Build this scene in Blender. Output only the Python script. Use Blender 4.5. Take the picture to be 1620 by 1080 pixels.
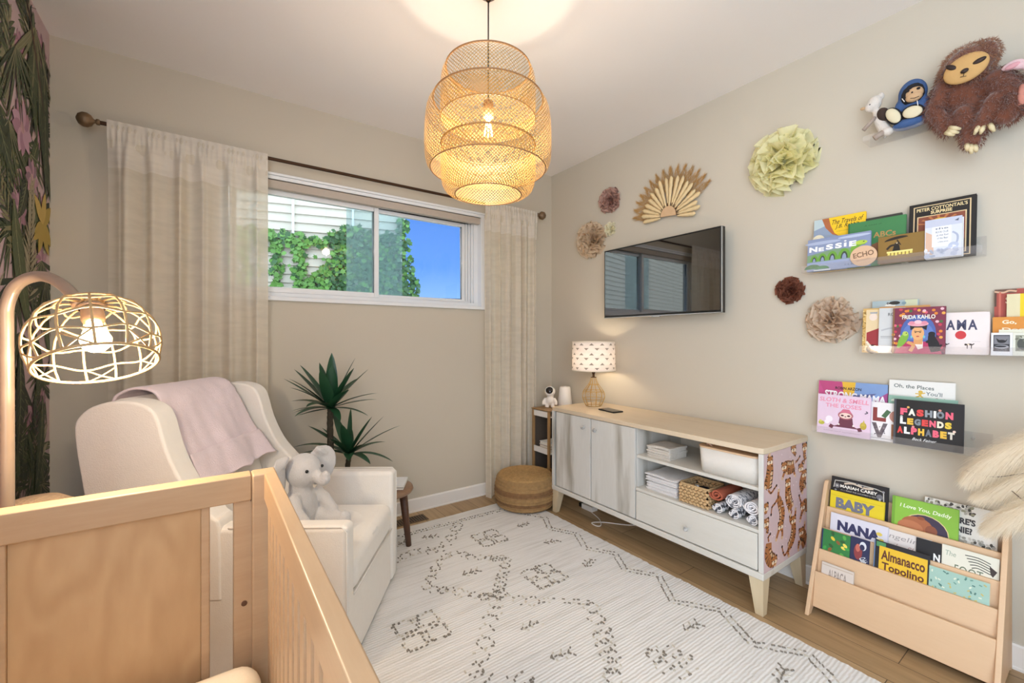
import bpy, bmesh, math, random
from mathutils import Vector, Matrix, Euler, noise
for o in list(bpy.data.objects): bpy.data.objects.remove(o)
SC = bpy.context.scene; COL = SC.collection
R = math.radians; PI = math.pi
rnd = random.Random(7)

# ------------------------------------------------------------------ camera
FPX = 681.0; CZ = 1.2; YAW = R(35.065)
cd = bpy.data.cameras.new('camera'); cam = bpy.data.objects.new('camera', cd); COL.objects.link(cam)
cam.location = (0, 0, CZ); cam.rotation_euler = (R(90), 0, -YAW)
cd.sensor_width = 36; cd.lens = FPX / 1620 * 36; cd.shift_y = -5 / 1620; cd.clip_start = 0.02
SC.camera = cam
FW = (math.sin(YAW), math.cos(YAW)); RT = (math.cos(YAW), -math.sin(YAW))
def at(u, v, X=None, Y=None, Z=None, D=None):
    """point of the room seen at a photo position, on a given plane of the room"""
    d = (FPX * FW[0] + (u - 810) * RT[0], FPX * FW[1] + (u - 810) * RT[1], 535 - v)
    t = X / d[0] if X is not None else Y / d[1] if Y is not None else (Z - CZ) / d[2] if Z is not None else D / FPX
    return Vector((d[0] * t, d[1] * t, CZ + d[2] * t))

# ------------------------------------------------------------------ room numbers
YB = 2.831; XR = 2.402; XL = -0.602; H = 2.59; YF = -1.9
WX0, WX1, WZ0, WZ1 = 0.04, 1.705, 1.43, 2.125

# ------------------------------------------------------------------ world, sun, exposure
w = bpy.data.worlds.new('sky'); SC.world = w; w.use_nodes = True
nt = w.node_tree; nt.nodes.clear()
def N(nt, t, **k):
    n = nt.nodes.new(t)
    for a, b in k.items():
        if a.startswith('i_'):
            n.inputs[a[2:].replace('_', ' ')].default_value = b
        else: setattr(n, a, b)
    return n
tc = N(nt, 'ShaderNodeTexCoord'); sx = N(nt, 'ShaderNodeSeparateXYZ'); nt.links.new(tc.outputs['Generated'], sx.inputs[0])
r1 = N(nt, 'ShaderNodeValToRGB'); e = r1.color_ramp.elements
e[0].position = 0.0; e[0].color = (0.17, 0.27, 0.43, 1); e[1].position = 0.42; e[1].color = (0.025, 0.075, 0.25, 1)
el = e.new(0.16); el.color = (0.06, 0.14, 0.36, 1)
nt.links.new(sx.outputs[2], r1.inputs[0])
# bright fill light added to the half of the sky away from the window
r2 = N(nt, 'ShaderNodeValToRGB'); r2.color_ramp.elements[0].position = 0.30; r2.color_ramp.elements[1].position = 0.55
ma = N(nt, 'ShaderNodeMath', operation='MULTIPLY_ADD'); ma.inputs[1].default_value = -0.5; ma.inputs[2].default_value = 0.5
nt.links.new(sx.outputs[1], ma.inputs[0]); nt.links.new(ma.outputs[0], r2.inputs[0])
mx = N(nt, 'ShaderNodeMixRGB'); mx.inputs[2].default_value = (0.80, 0.93, 1.08, 1)
nt.links.new(r2.outputs[0], mx.inputs[0]); nt.links.new(r1.outputs[0], mx.inputs[1])
bg = N(nt, 'ShaderNodeBackground'); bg.inputs[1].default_value = 1.0
ou = N(nt, 'ShaderNodeOutputWorld'); nt.links.new(mx.outputs[0], bg.inputs[0]); nt.links.new(bg.outputs[0], ou.inputs[0])
bg.inputs[1].default_value = 3.6

def add_light(name, kind, loc, energy, color=(1, 1, 1), size=0.05, rot=None, portal=False, sy=None):
    l = bpy.data.lights.new(name, kind); l.energy = energy; l.color = color
    if kind == 'POINT': l.shadow_soft_size = size
    if kind == 'SUN': l.angle = R(2)
    if kind == 'AREA':
        l.size = size
        if sy: l.shape = 'RECTANGLE'; l.size_y = sy
        if portal: l.cycles.is_portal = True
    o = bpy.data.objects.new(name, l); COL.objects.link(o); o.location = loc
    if rot: o.rotation_euler = rot
    return o
sun = add_light('sun', 'SUN', (4, -4, 6), 0.5, (1, 0.96, 0.88), rot=(R(42), R(30), R(18)))
add_light('rear_opening_portal', 'AREA', ((XL - .1) / 2, YF, H / 2), 1, size=.5, sy=2.6, rot=(R(90), 0, 0), portal=True)  # rear and left gaps left in the unseen walls to admit fill light
add_light('side_opening_portal', 'AREA', (XL, (YF + .2) / 2, H / 2), 1, size=2.6, sy=2.1, rot=(0, R(-90), 0), portal=True)
add_light('window_portal', 'AREA', ((WX0 + WX1) / 2, YB + 0.14, (WZ0 + WZ1) / 2), 1, size=1.7, sy=0.7, rot=(R(-90), 0, 0), portal=True)

vs = SC.view_settings; vs.view_transform = 'Standard'; vs.look = 'None'; vs.gamma = 1; vs.use_curve_mapping = False
vs.exposure = 0.72
SC.cycles.max_bounces = 10; SC.cycles.transparent_max_bounces = 24; SC.cycles.diffuse_bounces = 6
SC.cycles.caustics_reflective = False; SC.cycles.caustics_refractive = False; SC.cycles.sample_clamp_indirect = 6
SC.cycles.use_denoising = True

# ------------------------------------------------------------------ materials
def lin(c):
    if isinstance(c, str):
        c = [int(c[i:i + 2], 16) for i in (0, 2, 4)]
    return tuple(((x / 255) / 12.92 if x <= 10 else ((x / 255 + 0.055) / 1.055) ** 2.4) for x in c[:3]) + (1,)
MC = {}
def mat(name, col, rough=0.6, metal=0, noise_=None, bump=None, emit=None, trans=0, sheen=0, stretch=(1, 1, 1), coat=0, ior=None, alpha=1):
    """principled surface with optional procedural mottling (scale, amount) and bump (scale, strength)"""
    if name in MC: return MC[name]
    m = bpy.data.materials.new(name); m.use_nodes = True; nt = m.node_tree; b = nt.nodes['Principled BSDF']
    c = lin(col); b.inputs['Base Color'].default_value = c; b.inputs['Roughness'].default_value = rough; b.inputs['Metallic'].default_value = metal
    if trans: b.inputs['Transmission Weight'].default_value = trans
    if sheen: b.inputs['Sheen Weight'].default_value = sheen
    if coat: b.inputs['Coat Weight'].default_value = coat
    if ior: b.inputs['IOR'].default_value = ior
    if alpha < 1: b.inputs['Alpha'].default_value = alpha
    if emit:
        b.inputs['Emission Color'].default_value = lin(emit[0]); b.inputs['Emission Strength'].default_value = emit[1]
    tc = N(nt, 'ShaderNodeTexCoord'); mp = N(nt, 'ShaderNodeMapping'); mp.inputs['Scale'].default_value = stretch
    nt.links.new(tc.outputs['Object'], mp.inputs[0])
    if noise_:
        n = N(nt, 'ShaderNodeTexNoise'); n.inputs['Scale'].default_value = noise_[0]; n.inputs['Detail'].default_value = 4
        nt.links.new(mp.outputs[0], n.inputs[0])
        x = N(nt, 'ShaderNodeMixRGB', blend_type='MIX'); k = noise_[1]
        x.inputs[1].default_value = tuple(v * (1 - k) for v in c[:3]) + (1,)
        x.inputs[2].default_value = tuple(min(1, v * (1 + k)) for v in c[:3]) + (1,)
        nt.links.new(n.outputs[0], x.inputs[0]); nt.links.new(x.outputs[0], b.inputs['Base Color'])
    if bump:
        n = N(nt, 'ShaderNodeTexNoise'); n.inputs['Scale'].default_value = bump[0]; n.inputs['Detail'].default_value = 3
        nt.links.new(mp.outputs[0], n.inputs[0])
        bp = N(nt, 'ShaderNodeBump'); bp.inputs['Strength'].default_value = bump[1]; bp.inputs['Distance'].default_value = 0.01
        nt.links.new(n.outputs[0], bp.inputs['Height']); nt.links.new(bp.outputs[0], b.inputs['Normal'])
    MC[name] = m; return m
def flat(col):
    """printed ink / paper of one colour"""
    return mat('print_' + (col if isinstance(col, str) else '%02x%02x%02x' % tuple(col)), col, 0.55, noise_=(30, 0.04))
def wood(name, a, b_, stretch=(1, 1, 12), scale=2.0, rough=0.45, rings=6.0, soft=0.5, streak=None, bumpk=0.05):
    """procedural grain: stretched noise folded into rings, plus optional darker streaks"""
    if name in MC: return MC[name]
    m = bpy.data.materials.new(name); m.use_nodes = True; nt = m.node_tree; b = nt.nodes['Principled BSDF']; b.inputs['Roughness'].default_value = rough
    tc = N(nt, 'ShaderNodeTexCoord'); mp = N(nt, 'ShaderNodeMapping'); mp.inputs['Scale'].default_value = stretch
    nt.links.new(tc.outputs['Object'], mp.inputs[0])
    n = N(nt, 'ShaderNodeTexNoise'); n.inputs['Scale'].default_value = scale; n.inputs['Detail'].default_value = 2
    nt.links.new(mp.outputs[0], n.inputs[0])
    mu = N(nt, 'ShaderNodeMath', operation='MULTIPLY'); mu.inputs[1].default_value = rings * 6.28
    si = N(nt, 'ShaderNodeMath', operation='SINE'); ad = N(nt, 'ShaderNodeMath', operation='MULTIPLY_ADD'); ad.inputs[1].default_value = 0.5 * soft; ad.inputs[2].default_value = 0.5
    nt.links.new(n.outputs[0], mu.inputs[0]); nt.links.new(mu.outputs[0], si.inputs[0]); nt.links.new(si.outputs[0], ad.inputs[0])
    n2 = N(nt, 'ShaderNodeTexNoise'); n2.inputs['Scale'].default_value = scale * 9; n2.inputs['Detail'].default_value = 5
    nt.links.new(mp.outputs[0], n2.inputs[0])
    av = N(nt, 'ShaderNodeMixRGB'); av.inputs[0].default_value = 0.5; nt.links.new(ad.outputs[0], av.inputs[1]); nt.links.new(n2.outputs[0], av.inputs[2])
    x = N(nt, 'ShaderNodeMixRGB'); x.inputs[1].default_value = lin(a); x.inputs[2].default_value = lin(b_)
    nt.links.new(av.outputs[0], x.inputs[0]); last = x
    if streak:
        n3 = N(nt, 'ShaderNodeTexNoise'); n3.inputs['Scale'].default_value = streak[1]; n3.inputs['Detail'].default_value = 4
        nt.links.new(mp.outputs[0], n3.inputs[0])
        rp = N(nt, 'ShaderNodeValToRGB'); rp.color_ramp.elements[0].position = streak[2]; rp.color_ramp.elements[1].position = streak[2] + 0.14
        nt.links.new(n3.outputs[0], rp.inputs[0])
        y = N(nt, 'ShaderNodeMixRGB'); y.inputs[2].default_value = lin(streak[0]); nt.links.new(x.outputs[0], y.inputs[1])
        mm = N(nt, 'ShaderNodeMath', operation='MULTIPLY'); mm.inputs[1].default_value = streak[3]; nt.links.new(rp.outputs[0], mm.inputs[0]); nt.links.new(mm.outputs[0], y.inputs[0]); last = y
    nt.links.new(last.outputs[0], b.inputs['Base Color'])
    bp = N(nt, 'ShaderNodeBump'); bp.inputs['Strength'].default_value = bumpk; bp.inputs['Distance'].default_value = 0.005
    nt.links.new(n2.outputs[0], bp.inputs['Height']); nt.links.new(bp.outputs[0], b.inputs['Normal'])
    MC[name] = m; return m
def sheer(name, col, tr, tl, line=0.0):
    """thin cloth: diffuse + translucent + see-through threads"""
    m = bpy.data.materials.new(name); m.use_nodes = True; nt = m.node_tree; nt.nodes.clear()
    d = N(nt, 'ShaderNodeBsdfDiffuse'); t = N(nt, 'ShaderNodeBsdfTranslucent'); p = N(nt, 'ShaderNodeBsdfTransparent')
    tc = N(nt, 'ShaderNodeTexCoord'); mp = N(nt, 'ShaderNodeMapping'); mp.inputs['Scale'].default_value = (3, 3, 14)
    n = N(nt, 'ShaderNodeTexNoise'); n.inputs['Scale'].default_value = 3; n.inputs['Detail'].default_value = 5
    nt.links.new(tc.outputs['Object'], mp.inputs[0]); nt.links.new(mp.outputs[0], n.inputs[0])
    c = lin(col); x = N(nt, 'ShaderNodeMixRGB'); x.inputs[1].default_value = tuple(v * 0.93 for v in c[:3]) + (1,); x.inputs[2].default_value = c
    rp = N(nt, 'ShaderNodeValToRGB'); rp.color_ramp.elements[0].position = 0.35; rp.color_ramp.elements[1].position = 0.6
    nt.links.new(n.outputs[0], rp.inputs[0]); nt.links.new(rp.outputs[0], x.inputs[0])
    nt.links.new(x.outputs[0], d.inputs[0]); nt.links.new(x.outputs[0], t.inputs[0])
    a = N(nt, 'ShaderNodeMixShader'); a.inputs[0].default_value = tl; nt.links.new(d.outputs[0], a.inputs[1]); nt.links.new(t.outputs[0], a.inputs[2])
    s = N(nt, 'ShaderNodeMixShader'); s.inputs[0].default_value = tr; nt.links.new(a.outputs[0], s.inputs[1]); nt.links.new(p.outputs[0], s.inputs[2])
    o = N(nt, 'ShaderNodeOutputMaterial'); nt.links.new(s.outputs[0], o.inputs[0]); MC[name] = m; return m
def glass(name, tint=(1, 1, 1), haze=0.0, hazecol='dfe8ea', refl=0.06):
    m = bpy.data.materials.new(name); m.use_nodes = True; nt = m.node_tree; nt.nodes.clear()
    p = N(nt, 'ShaderNodeBsdfTransparent'); p.inputs[0].default_value = tuple(tint) + (1,)
    g = N(nt, 'ShaderNodeBsdfGlossy'); g.inputs['Roughness'].default_value = 0.02
    fr = N(nt, 'ShaderNodeFresnel'); fr.inputs[0].default_value = 1.45
    ge = N(nt, 'ShaderNodeNewGeometry'); fm = N(nt, 'ShaderNodeMath', operation='SUBTRACT', use_clamp=True); nt.links.new(fr.outputs[0], fm.inputs[0]); nt.links.new(ge.outputs['Backfacing'], fm.inputs[1])
    s = N(nt, 'ShaderNodeMixShader'); nt.links.new(fm.outputs[0], s.inputs[0]); nt.links.new(p.outputs[0], s.inputs[1]); nt.links.new(g.outputs[0], s.inputs[2])
    last = s
    if haze:
        d = N(nt, 'ShaderNodeBsdfTranslucent'); d.inputs[0].default_value = lin(hazecol)
        h = N(nt, 'ShaderNodeMixShader'); h.inputs[0].default_value = haze; nt.links.new(s.outputs[0], h.inputs[1]); nt.links.new(d.outputs[0], h.inputs[2]); last = h
    o = N(nt, 'ShaderNodeOutputMaterial'); nt.links.new(last.outputs[0], o.inputs[0]); MC[name] = m; return m

def clear(name):
    m = bpy.data.materials.new(name); m.use_nodes = True; nt = m.node_tree; nt.nodes.clear()
    p = N(nt, 'ShaderNodeBsdfTransparent'); d = N(nt, 'ShaderNodeBsdfDiffuse'); d.inputs[0].default_value = (.9, .9, .9, 1); g = N(nt, 'ShaderNodeBsdfGlossy'); g.inputs['Roughness'].default_value = .08
    a = N(nt, 'ShaderNodeMixShader'); a.inputs[0].default_value = .06; nt.links.new(p.outputs[0], a.inputs[1]); nt.links.new(d.outputs[0], a.inputs[2])
    c = N(nt, 'ShaderNodeMixShader'); c.inputs[0].default_value = .06; nt.links.new(a.outputs[0], c.inputs[1]); nt.links.new(g.outputs[0], c.inputs[2])
    o = N(nt, 'ShaderNodeOutputMaterial'); nt.links.new(c.outputs[0], o.inputs[0]); MC[name] = m; return m
def tissue(name, col, tl=.45):
    m = bpy.data.materials.new(name); m.use_nodes = True; nt = m.node_tree; nt.nodes.clear()
    d = N(nt, 'ShaderNodeBsdfDiffuse'); t = N(nt, 'ShaderNodeBsdfTranslucent'); tc = N(nt, 'ShaderNodeTexCoord'); n = N(nt, 'ShaderNodeTexNoise'); n.inputs['Scale'].default_value = 40
    x = N(nt, 'ShaderNodeMixRGB'); c = lin(col); x.inputs[1].default_value = tuple(v * .9 for v in c[:3]) + (1,); x.inputs[2].default_value = c
    nt.links.new(tc.outputs['Object'], n.inputs[0]); nt.links.new(n.outputs[0], x.inputs[0]); nt.links.new(x.outputs[0], d.inputs[0]); nt.links.new(x.outputs[0], t.inputs[0])
    a = N(nt, 'ShaderNodeMixShader'); a.inputs[0].default_value = tl; nt.links.new(d.outputs[0], a.inputs[1]); nt.links.new(t.outputs[0], a.inputs[2])
    o = N(nt, 'ShaderNodeOutputMaterial'); nt.links.new(a.outputs[0], o.inputs[0]); MC[name] = m; return m
M = dict(
    wall=mat('wall_paint', 'c8bfae', 0.85, noise_=(1.5, 0.02), bump=(180, 0.04)),
    ceil=mat('ceiling_paint', 'f3efec', 0.9, noise_=(2, 0.01), bump=(120, 0.03)),
    white=mat('white_trim_paint', 'ece8e2', 0.45, noise_=(3, 0.02)),
    vinyl=mat('window_vinyl', 'e9ebec', 0.35, noise_=(5, 0.02)),
    birch=wood('crib_birch', 'ae9070', 'c3a684', (1, 1, 9), 2.0, 0.42, 3, 0.35),
    birchx=wood('crib_birch_rail', 'a98a68', 'c2a583', (1, 9, 9), 1.6, 0.42, 3, 0.35),
    birchy=wood('crib_birch_side', 'a98a68', 'c2a583', (9, 1, 9), 1.6, 0.38, 3, 0.35),
    ply=wood('crib_curly_panel', 'b08d66', 'c9a980', (2.2, 1, 0.7), 2.6, 0.35, 9, 0.7, bumpk=0.02),
    rack=wood('rack_maple', 'd2ae88', 'debd98', (9, 1, 9), 1.6, 0.5, 2, 0.3),
    oak=wood('console_white_oak', 'c6c3bb', 'd9d8d3', (5, 5, .7), 2.0, 0.5, 2, 0.3, ('8c8474', 1.6, 0.54, .75)),
    oakh=wood('console_white_oak_level', 'c9c5ba', 'dad7cf', (5, .7, 5), 2.0, 0.5, 2, 0.3, ('94886f', 1.5, 0.56, .7)),
    oaktop=wood('console_oak_top', 'cbb79a', 'dccab0', (7, .7, 5), 2.0, 0.42, 2, 0.4, ('a88d68', 1.4, 0.62, .6)),
    leg=wood('console_leg_wood', 'c4b08c', 'd6c6a8', (6, 6, 1), 2.0, 0.5, 2, 0.3),
    walnut=wood('walnut', '4a2f20', '6d4a34', (8, 8, 1), 3.0, 0.45, 3, 0.5),
    walnutt=wood('walnut_top', '7d5f48', 'a08066', (1, 8, 8), 3.0, 0.4, 3, 0.5),
    chair=mat('chair_linen', 'e9e4dc', 0.9, noise_=(40, 0.03), bump=(260, 0.18), sheen=0.2),
    black=mat('black_plastic', '121212', 0.3, noise_=(8, 0.1)),
    brown=mat('bronze_metal', '4a3424', 0.4, 0.7, noise_=(20, 0.2)),
    brass=mat('brass_wire', 'c9a35c', 0.3, 0.9, noise_=(20, 0.1)),
    chrome=mat('clear_knob', 'cfd4d6', 0.08, 0.6, noise_=(20, 0.1)),
    rattan=mat('bamboo_strip', 'b08a48', 0.55, noise_=(25, 0.18)),
    rattand=mat('bamboo_rim', '8f6a44', 0.55, noise_=(30, 0.2)),
    cane=mat('lamp_cane', 'a98c62', 0.5, noise_=(25, 0.1)),
    pole=mat('lamp_pole_satin', '9a8674', 0.35, 0.3, noise_=(10, 0.05)),
    bulbw=mat('lit_bulb', 'fff0d0', 0.4, emit=('ffd9a0', 14)),
    bulbf=mat('lit_pendant_bulb', 'fff0d0', 0.4, emit=('ffe0b0', 22)),
    sheet=mat('mattress_sheet', 'e9dcc6', 0.9, noise_=(30, 0.02), bump=(120, 0.1)),
    blanket=mat('pink_blanket', 'e3d3d8', 0.95, noise_=(40, 0.04), bump=(200, 0.3), sheen=0.3),
    greyplush=mat('grey_plush', 'c9c6c4', 0.95, noise_=(60, 0.06), bump=(300, 0.4), sheen=0.4),
    leaf=mat('yucca_leaf', '22492f', 0.35, noise_=(14, 0.35)),
    trunk=mat('yucca_trunk', '3a3426', 0.8, noise_=(40, 0.4), bump=(90, 0.8)),
    jute=mat('jute_braid', 'a98658', 0.9, noise_=(45, 0.35), bump=(140, 1.0)),
    juted=mat('jute_braid_brown', '8c6844', 0.9, noise_=(45, 0.35), bump=(140, 1.0)),
    seagrass=mat('water_hyacinth', 'c8a678', 0.7, noise_=(50, 0.3), bump=(160, 0.6)),
    cloth=mat('white_muslin', 'e8e4e0', 0.95, noise_=(50, 0.04), bump=(200, 0.3)),
    bin=mat('cream_felt_bin', 'e0dbd2', 0.9, noise_=(60, 0.03), bump=(300, 0.2)),
    siding=mat('neighbour_siding', 'c4bcac', 0.6, noise_=(2, 0.05)),
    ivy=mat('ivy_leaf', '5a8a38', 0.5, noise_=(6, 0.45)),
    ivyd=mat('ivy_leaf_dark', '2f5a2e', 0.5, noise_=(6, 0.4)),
    acry=clear('acrylic'),
    pampas=tissue('pampas_fluff', 'fff6e4', .5),
    pages=mat('book_pages', 'ece6d8', 0.8, noise_=(200, 0.05), stretch=(1, 1, .1)),
)

# ------------------------------------------------------------------ object helpers
def tag(o, label=None, cat=None, group=None, kind=None):
    if label: o['label'] = label
    if cat: o['category'] = cat
    if group: o['group'] = group
    if kind: o['kind'] = kind
    return o
def thing(name, label, cat, loc=(0, 0, 0), rot=0, group=None):
    o = bpy.data.objects.new(name, None); COL.objects.link(o); o.empty_display_size = 0.05
    o.location = loc; o.rotation_euler = rot if isinstance(rot, (tuple, list)) else (0, 0, rot)
    return tag(o, label, cat, group)
def copy_tree(o, parent=None):
    c = o.copy(); COL.objects.link(c); c.parent = parent
    for ch in list(o.children): copy_tree(ch, c)
    return c
class MB:
    def __init__(s): s.v = []; s.f = []; s.m = []; s.mi = 0
    def add(s, vs, fs, mi=None):
        b = len(s.v); s.v += [tuple(v) for v in vs]
        for f in fs: s.f.append(tuple(i + b for i in f)); s.m.append(s.mi if mi is None else mi)
        return s
    def box(s, c, d, rot=None, mi=None, top=None):
        """centre, full size; top = (sx, sy) scale of the upper face"""
        x, y, z = d[0] / 2, d[1] / 2, d[2] / 2; t = top or (1, 1)
        vs = [(-x, -y, -z), (x, -y, -z), (x, y, -z), (-x, y, -z), (-x * t[0], -y * t[1], z), (x * t[0], -y * t[1], z), (x * t[0], y * t[1], z), (-x * t[0], y * t[1], z)]
        Mx = Euler(rot).to_matrix() if rot else None
        vs = [(Mx @ Vector(v) if Mx else Vector(v)) + Vector(c) for v in vs]
        return s.add(vs, [(0, 3, 2, 1), (4, 5, 6, 7), (0, 1, 5, 4), (1, 2, 6, 5), (2, 3, 7, 6), (3, 0, 4, 7)], mi)
    def b2(s, a, b, mi=None): return s.box([(a[i] + b[i]) / 2 for i in range(3)], [abs(b[i] - a[i]) for i in range(3)], mi=mi)
    def tube(s, pts, r, n=8, closed=False, mi=None):
        pts = [Vector(p) for p in pts]; k = len(pts); rs = r if isinstance(r, (list, tuple)) else [r] * k
        up = None; b = []; prev = None
        for i, p in enumerate(pts):
            a = pts[(i - 1) % k] if (closed or i > 0) else p; c = pts[(i + 1) % k] if (closed or i < k - 1) else p
            t = (c - a).normalized() if (c - a).length > 1e-9 else Vector((0, 0, 1))
            if prev is None:
                nrm = t.orthogonal().normalized()
            else:
                nrm = (prev - t * prev.dot(t)); nrm = nrm.normalized() if nrm.length > 1e-6 else t.orthogonal().normalized()
            prev = nrm; bi = t.cross(nrm)
            for j in range(n):
                q = 2 * PI * j / n; b.append(p + (nrm * math.cos(q) + bi * math.sin(q)) * rs[i])
        fs = []
        for i in range(k if closed else k - 1):
            for j in range(n):
                i2 = (i + 1) % k; fs.append((i * n + j, i * n + (j + 1) % n, i2 * n + (j + 1) % n, i2 * n + j))
        if not closed: fs.append(tuple(range(n))[::-1]); fs.append(tuple((k - 1) * n + j for j in range(n)))
        return s.add(b, fs, mi)
    def lathe(s, prof, n=32, c=(0, 0, 0), cap=True, mi=None, sy=1):
        b = []; k = len(prof)
        for (r, z) in prof:
            for j in range(n): q = 2 * PI * j / n; b.append((c[0] + r * math.cos(q), c[1] + r * math.sin(q) * sy, c[2] + z))
        fs = [(i * n + j, i * n + (j + 1) % n, (i + 1) * n + (j + 1) % n, (i + 1) * n + j) for i in range(k - 1) for j in range(n)]
        if cap: fs.append(tuple(range(n))[::-1]); fs.append(tuple((k - 1) * n + j for j in range(n)))
        return s.add(b, fs, mi)
    def blob(s, c, r, rot=None, n=14, m=9, mi=None):
        r = (r, r, r) if isinstance(r, (int, float)) else r; Mx = Euler(rot).to_matrix() if rot else None; b = []
        c = Vector(c)
        for i in range(m + 1):
            th = PI * i / m
            for j in range(n):
                q = 2 * PI * j / n; v = Vector((r[0] * math.sin(th) * math.cos(q), r[1] * math.sin(th) * math.sin(q), -r[2] * math.cos(th)))
                b.append((Mx @ v if Mx else v) + c)
        return s.add(b, [(i * n + j, i * n + (j + 1) % n, (i + 1) * n + (j + 1) % n, (i + 1) * n + j) for i in range(m) for j in range(n)], mi)
    def prism(s, poly, a, b, axis='y', mi=None):
        """extrude a 2-D outline from a to b along axis; outline coords are the other two axes in order"""
        def p3(p, t): return {'x': (t, p[0], p[1]), 'y': (p[0], t, p[1]), 'z': (p[0], p[1], t)}[axis]
        k = len(poly); vs = [p3(p, a) for p in poly] + [p3(p, b) for p in poly]
        fs = [tuple(range(k)), tuple(range(2 * k - 1, k - 1, -1))] + [(i, i + k, (i + 1) % k + k, (i + 1) % k) for i in range(k)]
        return s.add(vs, fs, mi)
    def grid(s, fn, nu, nv, mi=None):
        vs = [fn(i / nu, j / nv) for j in range(nv + 1) for i in range(nu + 1)]; k = nu + 1
        return s.add(vs, [(j * k + i, j * k + i + 1, (j + 1) * k + i + 1, (j + 1) * k + i) for j in range(nv) for i in range(nu)], mi)
    def build(s, name, ms, parent=None, smooth=False, bevel=0, seg=3, fix=True, sub=0, remesh=0, solid=0):
        me = bpy.data.meshes.new(name); me.from_pydata(s.v, [], s.f); me.update()
        ms = ms if isinstance(ms, (list, tuple)) else [ms]
        for m in ms: me.materials.append(m)
        if len(ms) > 1: me.polygons.foreach_set('material_index', s.m)
        if fix:
            bm = bmesh.new(); bm.from_mesh(me)
            if remesh or bevel: bmesh.ops.remove_doubles(bm, verts=bm.verts, dist=1e-6)
            bmesh.ops.recalc_face_normals(bm, faces=bm.faces); bm.to_mesh(me); bm.free()
        o = bpy.data.objects.new(name, me); COL.objects.link(o); o.parent = parent
        if remesh: r = o.modifiers.new('remesh', 'REMESH'); r.mode = 'VOXEL'; r.voxel_size = remesh; r.use_smooth_shade = True; q = o.modifiers.new('smooth', 'SMOOTH'); q.iterations = 6; q.factor = 0.6
        if solid: q = o.modifiers.new('solid', 'SOLIDIFY'); q.thickness = solid
        if bevel:
            q = o.modifiers.new('bevel', 'BEVEL'); q.width = bevel; q.segments = seg; q.limit_method = 'ANGLE'; q.angle_limit = R(35)
            smooth = True if smooth is not None else False
            q.harden_normals = True
        if sub: q = o.modifiers.new('sub', 'SUBSURF'); q.levels = sub; q.render_levels = sub
        if smooth: me.polygons.foreach_set('use_smooth', [True] * len(me.polygons))
        return o
def struct(o, **k): o['kind'] = 'structure'; return o

# flat artwork: everything is laid in a plane, later items a hair above earlier ones
_txt = {}
def text_geo(s, bold=0.0):
    key = (s, bold)
    if key in _txt: return _txt[key]
    cu = bpy.data.curves.new('t', 'FONT'); cu.body = s; cu.size = 1; cu.offset = bold; cu.resolution_u = 3
    ob = bpy.data.objects.new('t', cu); COL.objects.link(ob); bpy.context.view_layer.update()
    me = bpy.data.meshes.new_from_object(ob.evaluated_get(bpy.context.evaluated_depsgraph_get()))
    vs = [tuple(v.co) for v in me.vertices]; fs = [tuple(p.vertices) for p in me.polygons]
    bpy.data.objects.remove(ob); bpy.data.curves.remove(cu); bpy.data.meshes.remove(me)
    _txt[key] = (vs, fs); return vs, fs
def stroke_poly(pts, ws):
    """outline of a tapered stroke through 2-D points"""
    L = []; Rr = []
    for i, p in enumerate(pts):
        a = pts[max(0, i - 1)]; b = pts[min(len(pts) - 1, i + 1)]; dx, dy = b[0] - a[0], b[1] - a[1]; l = math.hypot(dx, dy) or 1
        nx, ny = -dy / l * ws[i], dx / l * ws[i]; L.append((p[0] + nx, p[1] + ny)); Rr.append((p[0] - nx, p[1] - ny))
    return L, Rr
def spline(pts, n=4):
    out = []
    for i in range(len(pts) - 1):
        p0 = pts[max(0, i - 1)]; p1 = pts[i]; p2 = pts[i + 1]; p3 = pts[min(len(pts) - 1, i + 2)]
        for k in range(n):
            t = k / n; out.append(tuple(0.5 * (2 * p1[d] + (p2[d] - p0[d]) * t + (2 * p0[d] - 5 * p1[d] + 4 * p2[d] - p3[d]) * t * t + (3 * p1[d] - p0[d] - 3 * p2[d] + p3[d]) * t ** 3) for d in range(len(p1))))
    out.append(tuple(pts[-1])); return out
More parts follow.
